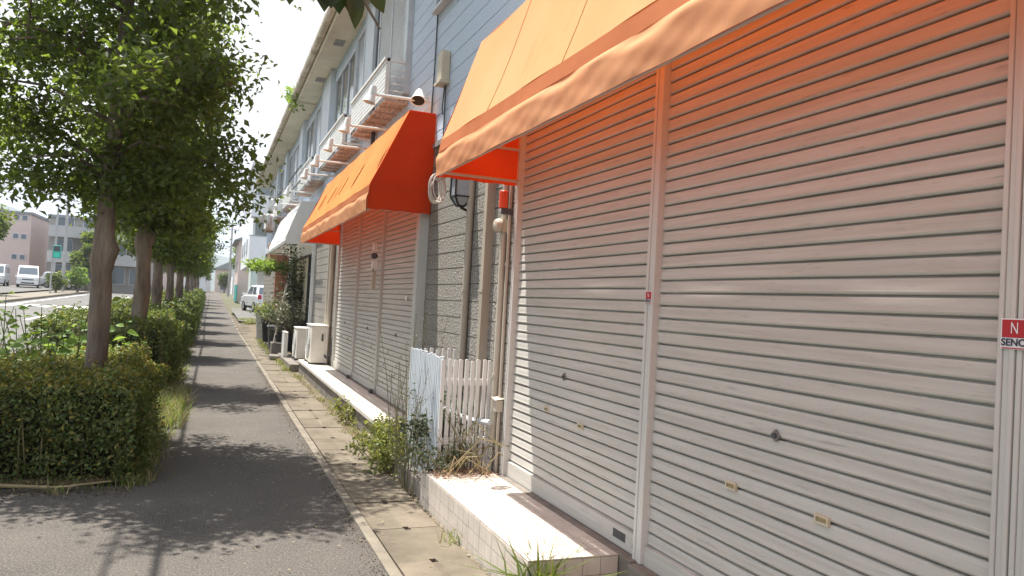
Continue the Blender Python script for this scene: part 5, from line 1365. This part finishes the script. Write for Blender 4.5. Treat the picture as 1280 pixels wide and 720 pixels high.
mb = MB(); mb.tube([(-11.6, 68, g(68)), (-11.6, 68, g(68) + 3.4)], .06, 10); mb.tube([(-11.6, 68, g(68) + 3.3), (-11.35, 67.9, g(68) + 3.3)], .03, 8); mb.build('post', M['pole'], t)
mb = MB(); mb.box(-11.55, -11.0, 67.75, 67.98, g(68) + 2.75, g(68) + 3.75); mb.build('housing', M['teal'], t, bevel=.03)
mb = MB(); mb.box(-11.48, -11.07, 67.735, 67.749, g(68) + 3.3, g(68) + 3.68); mb.build('red_lens', M['grey_dark'], t)
mb = MB(); mb.box(-11.48, -11.07, 67.735, 67.749, g(68) + 2.82, g(68) + 3.2); mb.build('green_lens', M['green_light'], t)
mb = MB(); mb.tube([(-11.0, 44, .3), (-11.0, 44, 1.15)], .055, 10); mb.lathe((-11.0, 44, 1.15), [(.06, 0), (.06, .04), (.02, .07)], 10)
mb.build('bollard', M['grey_dark'], origin=(-11, 44, .2), label='dark bollard on the kerb across the road', cat='bollard')

# trees and shrubs across the road
def round_tree(name, label, x, y, h, r, n, leaf, m, trunk_h, seed, cat='tree', zb=None):
    rng = np.random.default_rng(seed); zb = g(y) if zb is None else zb
    t = thing(name, label, cat, (x, y, zb))
    w = MB(); w.tube([(x, y, zb - .1), (x + .05, y, zb + trunk_h * .6), (x, y, zb + h * .8)], [r * .09 + .03, r * .07 + .02, .02], 9)
    lobes = []
    for k in range(16):
        d = sphere_dirs(1, rng)[0]; c = np.array([x, y, zb + trunk_h + (h - trunk_h) * .5]) + d * np.array([r * .62, r * .62, (h - trunk_h) * .33]); lobes.append((c, r * rng.uniform(.28, .5)))
        w.tube([(x, y, zb + trunk_h), tuple(c)], [.04, .01], 5)
    per = n // len(lobes); Ps = []
    for c, rl in lobes:
        d = sphere_dirs(per, rng); Ps.append(c + d * (rl * (rng.random((per, 1)) ** .35)) * np.array([1, 1, .8]))
    P = np.concatenate(Ps); V, F = leaf_arrays(P, leaf, up=.5, droop=.2, rng=rng)
    w.build('trunk', M['bark'], t, smooth=True); me = tri_mesh('crown', [(V, F, 0)], [M[m]], (x, y, zb)); link('crown', me, t)
    return t
round_tree('roadside_tree', 'dark rounded tree at the left edge across the road', -15.0, 58, 7.0, 2.6, 9000, .26, 'leaf_tree', 1.8, 2)
round_tree('roadside_tree', 'dark tree between the signal and the first street trunk across the road', -11.3, 84, 6.0, 1.6, 5000, .26, 'leaf_tree', 1.5, 3)
round_tree('roadside_tree', 'green tree behind the second street trunk across the road', -8.2, 98, 6.2, 2.0, 5000, .28, 'leaf_hedge', 1.4, 4)
round_tree('roadside_shrub', 'bright rounded shrub by the far kerb beyond the first trunk', -10.9, 76, 2.3, 1.0, 1800, .2, 'leaf_bright', .4, 5, 'shrub')
round_tree('roadside_shrub', 'dark low shrub at the foot of the utility pole', -11.9, 72, 1.6, .9, 1500, .18, 'leaf_hedge', .3, 6, 'shrub')
round_tree('roadside_shrub', 'yellow green shrub beside the white van', -12.7, 80.5, 2.0, .8, 1400, .18, 'leaf_weed', .3, 7, 'shrub')
for i, (x, y) in enumerate(((-26, 66), (-31, 74), (-7.5, 118), (4.5, 112), (9, 104))):
    round_tree('distant_tree', ['tall tree far left across the road', 'second tall tree far left across the road', 'distant tree behind the row of street trees', 'distant tree beside the white house at the end of the street', 'distant tree behind the pinkish house'][i], x, y, 7.5, 2.6, 4500, .34, 'leaf_tree', 2, 20 + i)

# hills
mb = MB(); N = 60
def hz(a, r): return max(0, 95 + 60 * math.sin(a * 3.1 + 1.2) + 34 * math.sin(a * 7.7) + 15 * math.sin(a * 17 + .5)) * (1 if r == 1 else 0)
vs = []
for i in range(N + 1):
    a = rad(60 + 75 * i / N)
    for r, k in ((1450, 0), (1800, 1), (2300, 0)): vs.append((r * math.cos(a), r * math.sin(a), hz(a, k) if k else -2))
mb.add(vs, [(i * 3 + j, i * 3 + j + 1, (i + 1) * 3 + j + 1, (i + 1) * 3 + j) for i in range(N) for j in range(2)])
mb.build('hills', M['hill'], kind='structure', smooth=True)

# houses that close the view at the end of the street
block('far_house', 'small white house with teal roof closing the end of the street', -5.2, -.2, 168, 178, g(168), 5.2, 'white_wall', [('y', -4.4, -3.2, 3.2, 4.2), ('y', -2.2, -1.0, 3.2, 4.2), ('y', -2.8, -1.6, 1.6, 2.6)], roof=1.6, rm='teal')
block('far_house', 'cream house with grey roof beside the teal roofed house', 0.6, 6.0, 160, 170, g(160), 5.6, 'pink_wall', [('y', 1.2, 2.4, 3.4, 4.4), ('y', 3.4, 4.6, 3.4, 4.4), ('y', 1.6, 2.8, 1.6, 2.6)], roof=1.7)
block('far_house', 'tall pale block in the distance behind the end houses', -14, -2, 230, 245, g(200), 12, 'grey_wall', [('y', x, x + 1.6, z, z + 1.4) for x in (-13, -10, -7, -4.4) for z in (3, 6, 9)])
for k, (x, y) in enumerate(((-1.6, 150), (2.2, 148))):
    round_tree('distant_tree', ['small dark tree in front of the teal roofed house', 'small dark tree in front of the cream end house'][k], x, y, 4.0, 1.5, 2500, .3, 'leaf_hedge', .8, 60 + k)

# ------------------------------------------------------------------ air
hm = bpy.data.materials.new('air'); hm.use_nodes = True; hn = hm.node_tree; hn.nodes.clear()
pv = hn.nodes.new('ShaderNodeVolumePrincipled'); pv.inputs['Color'].default_value = (0.86, 0.92, 1.0, 1); pv.inputs['Density'].default_value = 0.00045; pv.inputs['Anisotropy'].default_value = 0.25
ho = hn.nodes.new('ShaderNodeOutputMaterial'); hn.links.new(pv.outputs[0], ho.inputs['Volume'])
mb = MB(); mb.box(-2600, 2600, -500, 2600, -4, 212); mb.build('haze', hm, kind='stuff')
cy.volume_bounces = 0; cy.volume_step_rate = 10
